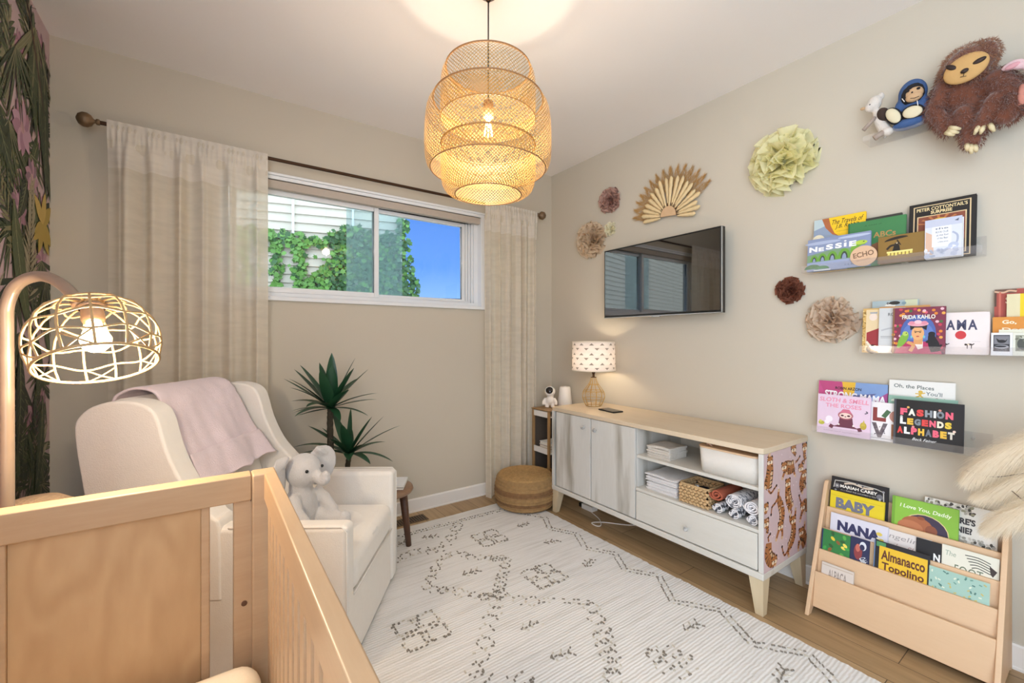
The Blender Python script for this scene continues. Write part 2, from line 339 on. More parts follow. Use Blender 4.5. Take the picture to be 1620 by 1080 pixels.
class Art:
    """collects printed shapes; P maps (x, y, lift) to 3-D"""
    def __init__(s, w=1.0, h=1.0, P=None, step=0.00002, base=0.0003):
        s.w = w; s.h = h; s.P = P or (lambda x, y, l: (x, -l, y)); s.l = base; s.step = step
        s.mb = {'p': MB(), 't': MB()}; s.ml = {'p': [], 't': []}
    def _a(s, vs, fs, col, k='p'):
        if col not in s.ml[k]: s.ml[k].append(col)
        s.mb[k].add([s.P(v[0] * s.w, v[1] * s.h, s.l) for v in vs], fs, s.ml[k].index(col)); s.l += s.step if k == 'p' else s.step * 0.5
    def rect(s, x0, y0, x1, y1, col): s._a([(x0, y0), (x1, y0), (x1, y1), (x0, y1)], [(0, 1, 2, 3)], col)
    def poly(s, pts, col): s._a(pts, [tuple(range(len(pts)))], col)
    def ell(s, cx, cy, rx, ry, col, rot=0, a0=0, a1=360, n=20):
        pts = []
        for i in range(n + (0 if a1 - a0 == 360 else 1)):
            q = R(a0 + (a1 - a0) * i / n); x, y = rx * math.cos(q), ry * math.sin(q)
            x *= s.w; y *= s.h
            pts.append((cx + (x * math.cos(rot) - y * math.sin(rot)) / s.w, cy + (x * math.sin(rot) + y * math.cos(rot)) / s.h))
        s.poly(pts, col)
    def stroke(s, pts, ws, col, n=4, sm=True):
        """points in unit coords, half-widths in metres"""
        if sm and len(pts) > 2:
            q = spline([tuple(p) + ((ws[i] if isinstance(ws, (list, tuple)) else ws),) for i, p in enumerate(pts)], n)
        else: q = [tuple(p) + ((ws[i] if isinstance(ws, (list, tuple)) else ws),) for i, p in enumerate(pts)]
        L, Rr = stroke_poly([(p[0] * s.w, p[1] * s.h) for p in q], [p[2] for p in q])
        vs = [(x / s.w, y / s.h) for x, y in L + Rr]; k = len(L)
        s._a(vs, [(i, i + 1, k + i + 1, k + i) for i in range(k - 1)], col)
    def text(s, t, x0, y0, x1, y1, col, bold=0.02, rot=0, slant=0):
        vs, fs = text_geo(t, bold)
        if not vs: return
        ax = min(v[0] for v in vs); bx = max(v[0] for v in vs); ay = min(v[1] for v in vs); by = max(v[1] for v in vs)
        cx, cy = (x0 + x1) / 2 * s.w, (y0 + y1) / 2 * s.h; W = (x1 - x0) * s.w; Hh = (y1 - y0) * s.h; out = []
        for v in vs:
            x = ((v[0] - ax) / (bx - ax) - 0.5) * W; y = ((v[1] - ay) / (by - ay) - 0.5) * Hh; x += slant * y
            out.append(((cx + x * math.cos(rot) - y * math.sin(rot)) / s.w, (cy + x * math.sin(rot) + y * math.cos(rot)) / s.h))
        s._a(out, fs, col, 't')
    def finish(s, parent, pname='cover_art', tname='lettering'):
        for k, nm in (('p', pname), ('t', tname)):
            if s.mb[k].v: s.mb[k].build(nm, [flat(c) for c in s.ml[k]], parent, fix=False)

# ================================================================== SETTING
b = MB(); b.b2((XL - .1, YF, -.06), (XR + .1, YB, 0)); fl = b.build('floor', None)
def floor_mat():
    m = bpy.data.materials.new('wood_planks'); m.use_nodes = True; nt = m.node_tree; b = nt.nodes['Principled BSDF']; b.inputs['Roughness'].default_value = 0.42
    tc = N(nt, 'ShaderNodeTexCoord'); mp = N(nt, 'ShaderNodeMapping'); mp.inputs['Rotation'].default_value = (0, 0, R(90)); nt.links.new(tc.outputs['Object'], mp.inputs[0])
    br = N(nt, 'ShaderNodeTexBrick'); br.offset = 0.37; br.inputs['Scale'].default_value = 1; br.inputs['Brick Width'].default_value = 1.3; br.inputs['Row Height'].default_value = 0.13
    br.inputs['Mortar Size'].default_value = 0.0015; br.inputs['Color1'].default_value = lin('a98c66'); br.inputs['Color2'].default_value = lin('bda07a'); br.inputs['Mortar'].default_value = lin('54422e')
    nt.links.new(mp.outputs[0], br.inputs[0])
    mp2 = N(nt, 'ShaderNodeMapping'); mp2.inputs['Scale'].default_value = (16, 1.2, 1); nt.links.new(tc.outputs['Object'], mp2.inputs[0])
    n = N(nt, 'ShaderNodeTexNoise'); n.inputs['Scale'].default_value = 3; n.inputs['Detail'].default_value = 6; nt.links.new(mp2.outputs[0], n.inputs[0])
    x = N(nt, 'ShaderNodeMixRGB', blend_type='MULTIPLY'); x.inputs[0].default_value = 0.7
    rp = N(nt, 'ShaderNodeValToRGB'); rp.color_ramp.elements[0].color = (.68, .66, .60, 1); rp.color_ramp.elements[0].position = .3; rp.color_ramp.elements[1].position = .65
    nt.links.new(n.outputs[0], rp.inputs[0]); nt.links.new(br.outputs[0], x.inputs[1]); nt.links.new(rp.outputs[0], x.inputs[2]); nt.links.new(x.outputs[0], b.inputs['Base Color'])
    return m
fl.data.materials.clear(); fl.data.materials.append(floor_mat()); struct(fl)
b = MB(); b.b2((XL - .1, YF, H), (XR + .1, YB, H + .08)); struct(b.build('ceiling', M['ceil']))
b = MB(); b.b2((XR, YF, 0), (XR + .1, YB, H)); struct(b.build('wall_right', M['wall']))
b = MB()
for a, c in (((XL - .1, 0), (WX0, H)), ((WX1, 0), (XR + .1, H)), ((WX0, 0), (WX1, WZ0)), ((WX0, WZ1), (WX1, H))):
    b.b2((a[0], YB, a[1]), (c[0], YB + .16, c[1]))
struct(b.build('wall_back', M['wall']))
# baseboards
b = MB(); b.prism([(YB, 0), (YB - .016, 0), (YB - .016, .008), (YB - .012, .012), (YB - .012, .085), (YB - .008, .092), (YB, .092)], XL, XR - .012, 'x'); struct(b.build('baseboard_back', M['white']))
b = MB(); b.prism([(XR, 0), (XR - .016, 0), (XR - .016, .008), (XR - .012, .012), (XR - .012, .085), (XR - .008, .092), (XR, .092)], YF, YB - .012, 'y'); struct(b.build('baseboard_right', M['white']))

# ---- left wall with the jungle wallpaper printed on it
def wallpaper():
    rr = random.Random(11)
    A = Art(1, 1, lambda x, y, l: (XL + l, x, y), step=0.0000012, base=0.0004)
    greens = ['2c3a22', '3b4a2c', '22301f', '4a5636', '1d2a1c']; pale = ['8f8b6c', 'a59c82', '7b7a58']
    def leaf(x, y, ang, L, wd, col, rib=None):
        ca, sa = math.cos(ang), math.sin(ang); bend = rr.uniform(-.25, .25) * L
        pts = [(x + ca * L * t - sa * bend * t * t, y + sa * L * t + ca * bend * t * t) for t in (0, .25, .5, .75, 1)]
        A.stroke(pts, [wd * .15, wd * .85, wd, wd * .7, .0008], col)
        if rib: A.stroke(pts, [.002, .002, .0015, .001, .0005], rib)
        return pts
    def palm(x, y, ang, L, n, col, col2, spread=1.2):
        for i in range(n):
            q = ang + spread * (i / (n - 1) - .5) * 2
            leaf(x, y, q, L * rr.uniform(.75, 1.05), .009 * rr.uniform(.8, 1.3), rr.choice([col, col2]), rr.choice([None, pale[0]]))
    def frond(x, y, ang, L, col, col2):
        ca, sa = math.cos(ang), math.sin(ang)
        A.stroke([(x, y), (x + ca * L, y + sa * L)], .003, '4b4630', sm=False)
        n = int(L / .02)
        for i in range(n):
            t = i / n; px, py = x + ca * L * t, y + sa * L * t
            for sd in (-1, 1): leaf(px, py, ang + sd * (1.0 - .5 * t), .13 * (1 - .6 * t) * rr.uniform(.8, 1.1), .007, rr.choice([col, col2]), None)
    def banana(x, y, ang, L, wd):
        c = rr.choice(greens); p = leaf(x, y, ang, L, wd, c, 'a3a078')
        for i in range(10):
            t = .12 + .8 * i / 10; k = min(3, int(t * 4)); f = t * 4 - k
            px = p[k][0] + (p[k + 1][0] - p[k][0]) * f; py = p[k][1] + (p[k + 1][1] - p[k][1]) * f
            for sd in (-1, 1): A.stroke([(px, py), (px + math.cos(ang + sd * .8) * wd * .9, py + math.sin(ang + sd * .8) * wd * .9)], .0012, rr.choice(['5c6a44', '6f7850']), sm=False)
    def flower(x, y, r, c1, c2):
        for i in range(9): leaf(x, y, i * .7, r, r * .28, c1 if i % 2 else c2)
        A.ell(x, y, r * .2, r * .2, 'c9a0a8')
    for yy0, cnt in ((2.2, 90), (1.3, 34), (.3, 30)):
        for i in range(cnt):
            x = rr.uniform(yy0, yy0 + .75 if yy0 > 2 else yy0 + 1.2); x = min(x, YB - .12); z = rr.uniform(.1, 2.5); k = rr.random()
            if k < .33: palm(x, z, rr.uniform(-2.6, -.5), rr.uniform(.18, .28), 11, rr.choice(greens), rr.choice(greens))
            elif k < .6: frond(x, z, rr.uniform(.6, 2.5), rr.uniform(.2, .4), rr.choice(greens + pale), rr.choice(greens))
            elif k < .85: banana(x, z, rr.uniform(-2.3, -.8), rr.uniform(.25, .45), rr.uniform(.03, .05))
            else: flower(x, z, rr.uniform(.05, .09), 'b98ea0', '9f7389')
    # the plants that show beside the curtain
    banana(2.66, 2.42, -1.45, .62, .055); banana(2.73, 2.5, -1.5, .7, .05); banana(2.60, 2.55, -1.7, .5, .05)
    palm(2.62, 2.5, -1.5, .42, 13, '7b7a58', '2c3a22', .9)
    flower(2.47, 2.02, .11, 'a97f95', 'c39bb0'); flower(2.58, 1.86, .08, '8d6f80', 'b58ba0')
    frond(2.55, 1.35, 1.5, .5, '9c937a', 'a59c82')
    for q in (-2.6, -1.9, -1.2, -.5, .6, 1.4, 2.3): leaf(2.72, 1.70, q, .15, .03, 'b39a45' if q < 1 else 'c8ab5c')
    palm(2.76, 1.46, -1.5, .28, 13, '1d2a1c', '2c3a22', 1.5)
    banana(2.38, 1.72, -1.4, .55, .06); banana(2.44, 1.15, -1.4, .4, .05); frond(2.6, .65, 1.4, .45, '22301f', '3b4a2c'); banana(2.72, .95, -1.6, .45, .04)
    palm(2.4, 2.3, -1.2, .3, 11, '2c3a22', '3b4a2c'); leaf(2.5, 2.59, -1.0, .5, .012, '4a3226')
    # keep the print on the wall
    mb = MB(); mb.b2((XL - .1, .2, 0), (XL, YB, H)); ms = [flat('c9b0b6')]
    for c in A.ml['p']: ms.append(flat(c))
    for f, mi in zip(A.mb['p'].f, A.mb['p'].m):
        vs = [A.mb['p'].v[i] for i in f]
        vs = [(v[0], min(max(v[1], .2005), YB - .0005), min(max(v[2], 0.001), H - .001)) for v in vs]
        mb.add(vs, [tuple(range(len(vs)))], mi + 1)
    o = mb.build('wall_left', ms, fix=False); struct(o)
wallpaper()
b = MB(); b.prism([(XL, 0), (XL + .016, 0), (XL + .012, .012), (XL + .012, .085), (XL, .092)], .2, YB - .012, 'y'); struct(b.build('baseboard_left', M['white']))

b = MB(); b.b2((-.1, YF - .1, 0), (XR + .1, YF, H)); struct(b.build('added_front_wall', M['wall']))  # unseen rear wall, added to steer light in from the left rear

# ---- window: frame set into the opening, two sashes, sliding pane half over the other
b = MB(); Y0, Y1 = YB + .045, YB + .12
b.b2((WX0, Y0, WZ0), (WX1, Y1, WZ0 + .04)); b.b2((WX0, Y0, WZ1 - .045), (WX1, Y1, WZ1)); b.b2((WX0, Y0, WZ0 + .04), (WX0 + .045, Y1, WZ1 - .045)); b.b2((WX1 - .045, Y0, WZ0 + .04), (WX1, Y1, WZ1 - .045))
b.b2((WX0 + .045, Y0 + .03, WZ0 + .04), (WX1 - .045, Y1, WZ0 + .055))
for i in range(3): b.b2((WX1 - .06 - .018 * i, Y0 + .012 + .012 * i, WZ0 + .04), (WX1 - .045 - .018 * i, Y1, WZ1 - .045))
win = b.build('window_1', M['vinyl'], bevel=.003, seg=2); struct(win)
def sash(x0, x1, y, nm='sash', wd=.032):
    b = MB(); z0, z1 = WZ0 + .042, WZ1 - .047
    b.b2((x0, y, z0), (x0 + wd, y + .03, z1)); b.b2((x1 - wd, y, z0), (x1, y + .03, z1)); b.b2((x0 + wd, y, z0), (x1 - wd, y + .03, z0 + wd)); b.b2((x0 + wd, y, z1 - wd), (x1 - wd, y + .03, z1))
    return b.build(nm, M['vinyl'], win, bevel=.003, seg=2)
s1 = sash(WX0 + .05, .93, Y0 + .005); s2 = sash(.902, WX1 - .1, Y0 + .04, wd=.026)
b = MB(); b.b2((WX0 + .08, Y0 + .018, WZ0 + .07), (.90, Y0 + .021, WZ1 - .075)); b.build('glass_pane', glass('window_glass', (.70, .72, .72)), s1)
b = MB(); b.b2((.905, Y0 + .085, WZ0 + .055), (1.60, Y0 + .088, WZ1 - .05)); b.build('glass_pane', glass('window_glass_outer', (.68, .71, .72)), s2)
# added pane; its pale colour stands in for haze and reflection mid-view
b = MB(); b.b2((.735, Y0 + .066, WZ0 + .06), (1.115, Y0 + .068, WZ1 - .05)); b.build('haze_veil_pane', glass('haze_veil_glass', (.90, .98, 1.0), .22, 'e2f0f2'), win)
# sill, casing strip over the opening, head liner
b = MB(); b.b2((WX0 - .02, YB - .022, WZ0 - .012), (WX1 + .02, YB + .05, WZ0 + .012)); o = b.build('window_sill', M['vinyl'], win, bevel=.004)
b = MB(); b.b2((WX0 - .02, YB - .008, WZ1 - .004), (WX1 + .02, YB + .004, WZ1 + .016)); b.b2((WX0 - .02, YB - .018, WZ1 + .016), (WX1 + .02, YB + .004, WZ1 + .03)); b.build('window_head_trim', M['vinyl'], win, bevel=.002)
b = MB(); b.b2((WX0 - .01, YB - .008, WZ0 + .01), (WX0 + .02, YB + .05, WZ1)); b.b2((WX1 - .012, YB - .01, WZ0 + .012), (WX1 + .022, YB + .05, WZ1 - .004)); b.build('window_side_trim', M['vinyl'], win, bevel=.002)
b = MB(); b.b2((WX0 + .02, YB + .002, WZ1 - .055), (WX1 - .012, YB + .04, WZ1 - .006)); b.build('head_underside_band', mat('head_underside_shade', 'b9ada0', .8, noise_=(60, .05)), win, bevel=.006)  # beige band; its darker colour stands in for the head's shaded underside

# ================================================================== OUTSIDE
nb_ang = R(-15); e0 = Vector((1.93, 5.0, 0)); dl = Vector((-math.cos(nb_ang), -math.sin(nb_ang), 0)); nn = Vector((dl.y, -dl.x, 0))  # runs left from its visible corner
if nn.y > 0: nn = -nn
nb = thing('neighbour_house', 'neighbouring house with pale horizontal siding seen through the window', 'house', e0)
b = MB()
def nbp(s, z, d=0): v = dl * s + nn * d; return (v.x, v.y, z)
rows = 57
for i in range(rows):
    z = -.2 + i * .096
    b.add([nbp(0, z, .022), nbp(14, z, .022), nbp(14, z + .096, .004), nbp(0, z + .096, .004), nbp(0, z, 0), nbp(14, z, 0)], [(0, 1, 2, 3), (0, 4, 5, 1)])
b.add([nbp(0, -.2, 0), nbp(14, -.2, 0), nbp(14, 5.3, 0), nbp(0, 5.3, 0), nbp(0, -.2, -3), nbp(14, -.2, -3), nbp(14, 5.3, -3), nbp(0, 5.3, -3)], [(4, 5, 6, 7), (0, 4, 7, 3), (1, 5, 6, 2), (3, 2, 6, 7)])
b.build('siding', M['siding'], nb, fix=True)
b = MB()
for s_, z0, z1 in ((.59, 2.42, 5), (1.21, 2.36, 5), (1.85, 2.4, 5), (.05, 2.0, 5)):
    v = dl * s_ + nn * .03; b.box((v.x, v.y, (z0 + z1) / 2), (.022, .03, z1 - z0), (0, 0, nb_ang))
b.build('vertical_batten', M['vinyl'], nb)
# ivy: stems and leaves climbing the siding
b = MB(); ri = random.Random(5)
def ivy_leaf(p, s, mi):
    q = ri.uniform(0, 2 * PI); tilt = ri.uniform(-.6, .6); e = Euler((R(90) + tilt, ri.uniform(-.5, .5), nb_ang + ri.uniform(-.4, .4))).to_matrix()
    sh = [(0, -.5), (.45, -.35), (.35, 0), (.55, .3), (.15, .25), (0, .6), (-.15, .25), (-.55, .3), (-.35, 0), (-.45, -.35)]
    vs = [e @ Vector((x * math.cos(q) - y * math.sin(q), x * math.sin(q) + y * math.cos(q), 0)) * s + Vector(p) for x, y in sh]
    b.add([Vector(p)] + vs, [(0, i + 1, (i + 1) % 10 + 1) for i in range(10)], mi)
IVTOP = [(-.2, 1.75), (-.1, 2.0), (-.03, 2.62), (.07, 2.66), (.12, 2.42), (.37, 2.44), (.58, 2.5), (.72, 2.46), (.95, 2.30), (1.05, 2.34), (1.5, 2.37), (2.1, 2.42), (4.5, 2.5)]
def ivy_density(s, z):
    # s metres left of the corner, z height
    for i in range(len(IVTOP) - 1):
        if IVTOP[i][0] <= s < IVTOP[i + 1][0]:
            f = (s - IVTOP[i][0]) / (IVTOP[i + 1][0] - IVTOP[i][0]); top = IVTOP[i][1] * (1 - f) + IVTOP[i + 1][1] * f; break
    else: return 0
    top += .025 * math.sin(s * 40)
    if z > top: return 0
    if s < .02: return .6
    if s < .80: return 1.0
    if s < 1.0 and z > 1.95 + (s - .8) * 1.5: return .10 if z < top - .10 else .8
    if z > top - .13 - .03 * math.sin(s * 17): return .95
    if abs(s - 1.37) < .05 + .02 * math.sin(z * 20) or abs(s - 1.15) < .055 + .02 * math.sin(z * 17): return 1
    if z < 1.73 + max(0, 1.2 - s) * .9: return .9
    if s > 1.6: return .35
    return .05
cnt = 0
while cnt < 5200:
    s_ = ri.uniform(-.16, 3.2); z = ri.uniform(1.3, 2.7)
    if ri.random() > ivy_density(s_, z): continue
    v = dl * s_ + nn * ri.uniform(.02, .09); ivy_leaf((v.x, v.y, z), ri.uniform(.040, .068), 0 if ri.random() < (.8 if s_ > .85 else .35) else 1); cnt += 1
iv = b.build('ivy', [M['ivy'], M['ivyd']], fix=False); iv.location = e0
tag(iv, 'green ivy climbing over the pale siding outside the window', 'ivy', kind='stuff')
b = MB(); b.b2((-40, YB + .3, -.8), (60, 80, -.75)); struct(b.build('bounce_ground', mat('outside_ground', '9a9a8e', .9, noise_=(2, .2))))  # unseen ground, added to bounce light
ul = thing('utility_line', 'thin dark utility line crossing the sky low in the window', 'utility line', (10, 28, -.75))
b = MB(); b.tube([(-12, 2, 4.9), (0, 0, 4.7), (14, -1, 4.95), (26, -2, 5.05)], .03, 6); b.build('wire', M['black'], ul)
for x, y, h_ in ((-12, 2, 5.2), (26, -2, 5.3)): b = MB(); b.tube([(x, y, 0), (x, y, h_)], .14, 10); b.build('pole', M['walnut'], ul)

# ================================================================== CURTAINS
RODY = YB - .085
b = MB(); b.tube([(-.43, RODY, 2.205), (2.19, RODY, 2.205)], .0095, 12)
rod = thing('curtain_rod', 'dark bronze curtain rod with ribbed finials across the window wall', 'curtain rod', (0, 0, 0))
o = b.build('rod', M['brown'], rod)
def finial(x, sg):
    b = MB(); prof = [(.010, -.012), (.014, -.008), (.014, .0), (.008, .005), (.010, .010), (.024, .018), (.032, .032), (.032, .046), (.022, .062), (.006, .070)]
    n = 24; vs = []; k = len(prof)
    for r, z in prof:
        for j in range(n):
            q = 2 * PI * j / n; r2 = r * (1 + (.07 if j % 3 == 0 else 0) * (z > .03)); vs.append((x + sg * z, RODY + r2 * math.cos(q), 2.205 + r2 * math.sin(q)))
    b.add(vs, [(i * n + j, i * n + (j + 1) % n, (i + 1) * n + (j + 1) % n, (i + 1) * n + j) for i in range(k - 1) for j in range(n)] + [tuple((k - 1) * n + j for j in range(n))])
    b.build('finial', mat('finial_bronze', '7a6248', .45, .4, noise_=(30, .3)), rod, smooth=True)
finial(-.43, -1); finial(2.19, 1)
for x in (-.36, 2.13):
    b = MB(); b.box((x, (RODY + YB) / 2, 2.19), (.012, YB - RODY - .001, .012)); b.box((x, YB - .004, 2.19), (.03, .006, .07)); b.build('bracket', M['brown'], rod)
def curtain(x0, x1, z0, seed, label, nf, extra=0):
    rr = random.Random(seed); ph = [rr.uniform(0, 6) for _ in range(6)]; W = x1 - x0
    def fn(u, v):
        z = z0 + (2.222 - z0) * v; x = x0 + W * u
        k = min(1, (1 - v) * 6 + .25)
        a = math.sin(2 * PI * nf * u + ph[0] + .9 * math.sin(2 * PI * 1.3 * u + ph[1])) * .024 * k
        a += math.sin(2 * PI * nf * 1.7 * u + ph[2] + (1 - v) * .8) * .007 + math.sin(2 * PI * 3 * u + ph[3] + v * 2) * .008 * (1 - v)
        c = math.sin(2 * PI * nf * 3.1 * u + ph[4]) * .0015
        if v > .955: a = (a * .3) + math.sin(2 * PI * nf * 5 * u) * .003
        x += .008 * math.sin(2 * PI * nf * u + ph[5]) * k + extra * (1 - v) * (u - .5)
        return (x, RODY - .017 + a + c if v < .98 else RODY - .013 + c, z)
    t = thing('sheer_curtain', label, 'curtain', (0, 0, 0), group='sheer curtains on the bronze rod')
    b = MB(); b.grid(fn, 260, 46); o = b.build('cloth_panel', MC['curtain_sheer'], t, smooth=True, fix=False)
    def fh(u, v):
        p = fn(u, .90 + .1 * v); return (p[0], p[1] - .0025, p[2])
    b = MB(); b.grid(fh, 260, 8); b.build('top_hem', MC['curtain_hem'], t, smooth=True, fix=False)
    return t
sheer('curtain_sheer', 'f2eada', .17, .38); sheer('curtain_hem', 'f6f0e6', .12, .4)
curtain(-.395, .262, .03, 3, 'left sheer linen curtain hanging behind the white armchair', 6)
curtain(1.672, 2.165, .012, 8, 'right sheer linen curtain hanging beside the television wall', 6, -.02)

# ================================================================== RUG
rg = thing('area_rug', 'large cream woven rug with tufted geometric pattern on the wood floor', 'rug', (0, 0, 0))
def rug_mat():
    m = bpy.data.materials.new('rug_wool'); m.use_nodes = True; nt = m.node_tree; b = nt.nodes['Principled BSDF']; b.inputs['Roughness'].default_value = .95
    tc = N(nt, 'ShaderNodeTexCoord'); mp = N(nt, 'ShaderNodeMapping'); mp.inputs['Scale'].default_value = (1.2, 26, 1); nt.links.new(tc.outputs['Object'], mp.inputs[0])
    n = N(nt, 'ShaderNodeTexNoise'); n.inputs['Scale'].default_value = 3; n.inputs['Detail'].default_value = 5; nt.links.new(mp.outputs[0], n.inputs[0])
    rp = N(nt, 'ShaderNodeValToRGB'); rp.color_ramp.elements[0].position = .30; rp.color_ramp.elements[1].position = .52; rp.color_ramp.elements[0].color = lin('d3d1cd'); rp.color_ramp.elements[1].color = lin('e6e5e3')
    nt.links.new(n.outputs[0], rp.inputs[0]); nt.links.new(rp.outputs[0], b.inputs['Base Color'])
    wv = N(nt, 'ShaderNodeTexWave', bands_direction='Y'); wv.inputs['Scale'].default_value = 24; wv.inputs['Distortion'].default_value = 2.2; wv.inputs['Detail'].default_value = 2; wv.inputs['Detail Scale'].default_value = 1.5
    nt.links.new(tc.outputs['Object'], wv.inputs[0])
    n2 = N(nt, 'ShaderNodeTexNoise'); n2.inputs['Scale'].default_value = 160; nt.links.new(tc.outputs['Object'], n2.inputs[0])
    ad = N(nt, 'ShaderNodeMath', operation='MULTIPLY_ADD'); ad.inputs[1].default_value = .5; nt.links.new(n2.outputs[0], ad.inputs[0]); nt.links.new(wv.outputs[1], ad.inputs[2])
    bp = N(nt, 'ShaderNodeBump'); bp.inputs['Strength'].default_value = .4; bp.inputs['Distance'].default_value = .004; nt.links.new(ad.outputs[0], bp.inputs['Height']); nt.links.new(bp.outputs[0], b.inputs['Normal'])
    return m
b = MB(); rr = random.Random(3); x0, x1, y0, y1 = .175, 1.90, -.4, 2.605
L = [(x0, y0)]; ny = 150
for i in range(ny + 1): L.append((x1 + rr.uniform(-.003, .003) + (.003 if i % 2 else 0), y0 + (y1 - y0) * i / ny))
for i in range(1, 40): L.append((x1 + (x0 - x1) * i / 40, y1 + rr.uniform(-.002, .002)))
L.append((x0, y1)); b.prism(L, 0.0, .010, 'z')
b.build('woven_ground', rug_mat(), rg)
b = MB(); rr = random.Random(4)
def dash(x, y, a, l=.014, mi=0):
    b.box((x + rr.uniform(-.0025, .0025), y + rr.uniform(-.0025, .0025), .0118), (l * rr.uniform(.55, 1.0), .0048 * rr.uniform(.7, 1.3), .0045), (rr.uniform(-.1, .1), 0, a + rr.uniform(-.35, .35)), mi=mi)
def dline(p, q, step=.021, skip=.12, light=.3):
    d = math.hypot(q[0] - p[0], q[1] - p[1]); n = max(1, int(d / step)); a = math.atan2(q[1] - p[1], q[0] - p[0])
    for i in range(n):
        if rr.random() < skip: continue
        t = (i + .5) / n; dash(p[0] + (q[0] - p[0]) * t, p[1] + (q[1] - p[1]) * t, a, mi=1 if rr.random() < light else 0)
def dbl(path, off=.014, **k):
    for i in range(len(path) - 1):
        p, q = path[i], path[i + 1]; d = math.hypot(q[0] - p[0], q[1] - p[1]) or 1; nx, ny_ = -(q[1] - p[1]) / d * off, (q[0] - p[0]) / d * off
        dline((p[0] + nx, p[1] + ny_), (q[0] + nx, q[1] + ny_), **k); dline((p[0] - nx, p[1] - ny_), (q[0] - nx, q[1] - ny_), **k)
def squares(path, s=.028, closed=False):
    pts = list(path) + ([path[0]] if closed else [])
    for i in range(len(pts) - 1):
        p, q = pts[i], pts[i + 1]; d = math.hypot(q[0] - p[0], q[1] - p[1]); n = max(1, round(d / (s * 2.1)))
        for k in range(n):
            t = (k + .5) / n; cx, cy = p[0] + (q[0] - p[0]) * t, p[1] + (q[1] - p[1]) * t; o_ = rr.choice((-.006, .006))
            cx += o_
            for a, c in (((-s, -s), (s, -s)), ((s, -s), (s, s)), ((s, s), (-s, s)), ((-s, s), (-s, -s))): dline((cx + a[0], cy + a[1]), (cx + c[0], cy + c[1]), step=.02, skip=.25)
def sprig(x, y, a):
    for k in range(5):
        for sd in (-.9, .9):
            px = x + math.cos(a) * (k - 2) * .018; py = y + math.sin(a) * (k - 2) * .018
            if k % 2 == 0: dline((px, py), (px + math.cos(a + sd) * .035, py + math.sin(a + sd) * .035), step=.014, skip=.1)
        dash(x + math.cos(a) * (k - 2) * .018, y + math.sin(a) * (k - 2) * .018, a)
zig = [(1.81, 2.52), (1.736, 2.371), (1.823, 2.216), (1.739, 2.068), (1.824, 1.914), (1.741, 1.758), (1.831, 1.617), (1.745, 1.48), (1.84, 1.34), (1.711, 1.176), (1.828, 1.014), (1.728, .833), (1.844, .685), (1.735, .53), (1.84, .37), (1.73, .2), (1.83, .03)]
dbl(zig, step=.017, skip=.04); dbl([(.2, 2.505), (.917, 2.503), (1.327, 2.492), (1.70, 2.48)], off=.012, step=.019, skip=.08)
squares([(.30, 2.29), (.55, 2.16), (.78, 2.24), (.964, 2.277), (1.024, 2.209), (1.104, 2.232), (1.195, 2.34), (1.302, 2.458)])
ring = [(1.074, 2.149), (1.125, 2.113), (1.18, 2.024), (1.25, 1.963), (1.313, 1.931), (1.241, 1.842), (1.167, 1.748), (1.109, 1.694), (1.039, 1.68), (.987, 1.744), (.936, 1.815), (.882, 1.862), (.842, 1.9), (.904, 1.994), (.981, 2.07), (1.022, 2.111)]
squares(ring, closed=True, s=.022)
squares([(1.109, 1.694), (1.118, 1.599), (1.174, 1.56), (1.23, 1.521)]); squares([(1.109, 1.694), (1.04, 1.588), (.986, 1.563), (.934, 1.525), (.893, 1.459), (.855, 1.41), (.794, 1.361), (.743, 1.312), (.805, 1.289), (.86, 1.23), (.92, 1.18), (.86, 1.1)])
squares([(1.40, 1.38), (1.372, 1.323), (1.322, 1.253), (1.261, 1.175), (1.21, 1.091), (1.188, 1.062), (1.12, 1.0), (1.05, .93)], s=.03)
squares([(1.37, 1.038), (1.449, .97), (1.405, .891), (1.33, .93), (1.37, 1.038)]); squares([(1.32, .75), (1.45, .62), (1.56, .55)])
dbl([(1.23, 1.521), (1.34, 1.44), (1.40, 1.38)], skip=.4)
for cx, cy, r in ((1.363, 2.178, .085), (1.372, 1.675, .09), (.707, 1.65, .095), (1.36, .38, .09)):
    for sx_, sy_ in ((1, 1), (1, -1), (-1, 1), (-1, -1)):
        c = (cx + sx_ * r * .53, cy + sy_ * r * .53); s = r * .42
        dbl([(c[0] - s, c[1] - s), (c[0] + s, c[1] - s), (c[0] + s, c[1] + s), (c[0] - s, c[1] + s), (c[0] - s, c[1] - s)], off=.004, step=.017, skip=.3)
for x, y in ((1.073, 2.396), (1.633, 2.209), (1.632, 1.931), (1.637, 1.632), (1.081, 1.911), (1.083, 1.414), (1.076, 1.219), (1.622, 1.029), (1.651, .696), (1.188, .8), (.893, 2.408), (.45, 1.9), (.75, .9)): sprig(x, y, rr.uniform(-.5, .8))
tf = b.build('tufted_pattern', [mat('tuft_grey_brown', '857e74', .95, noise_=(60, .35)), mat('tuft_cream', 'c9c2b4', .95, noise_=(60, .1))], rg, fix=False)
tf['label'] = 'grey-brown raised tufts'

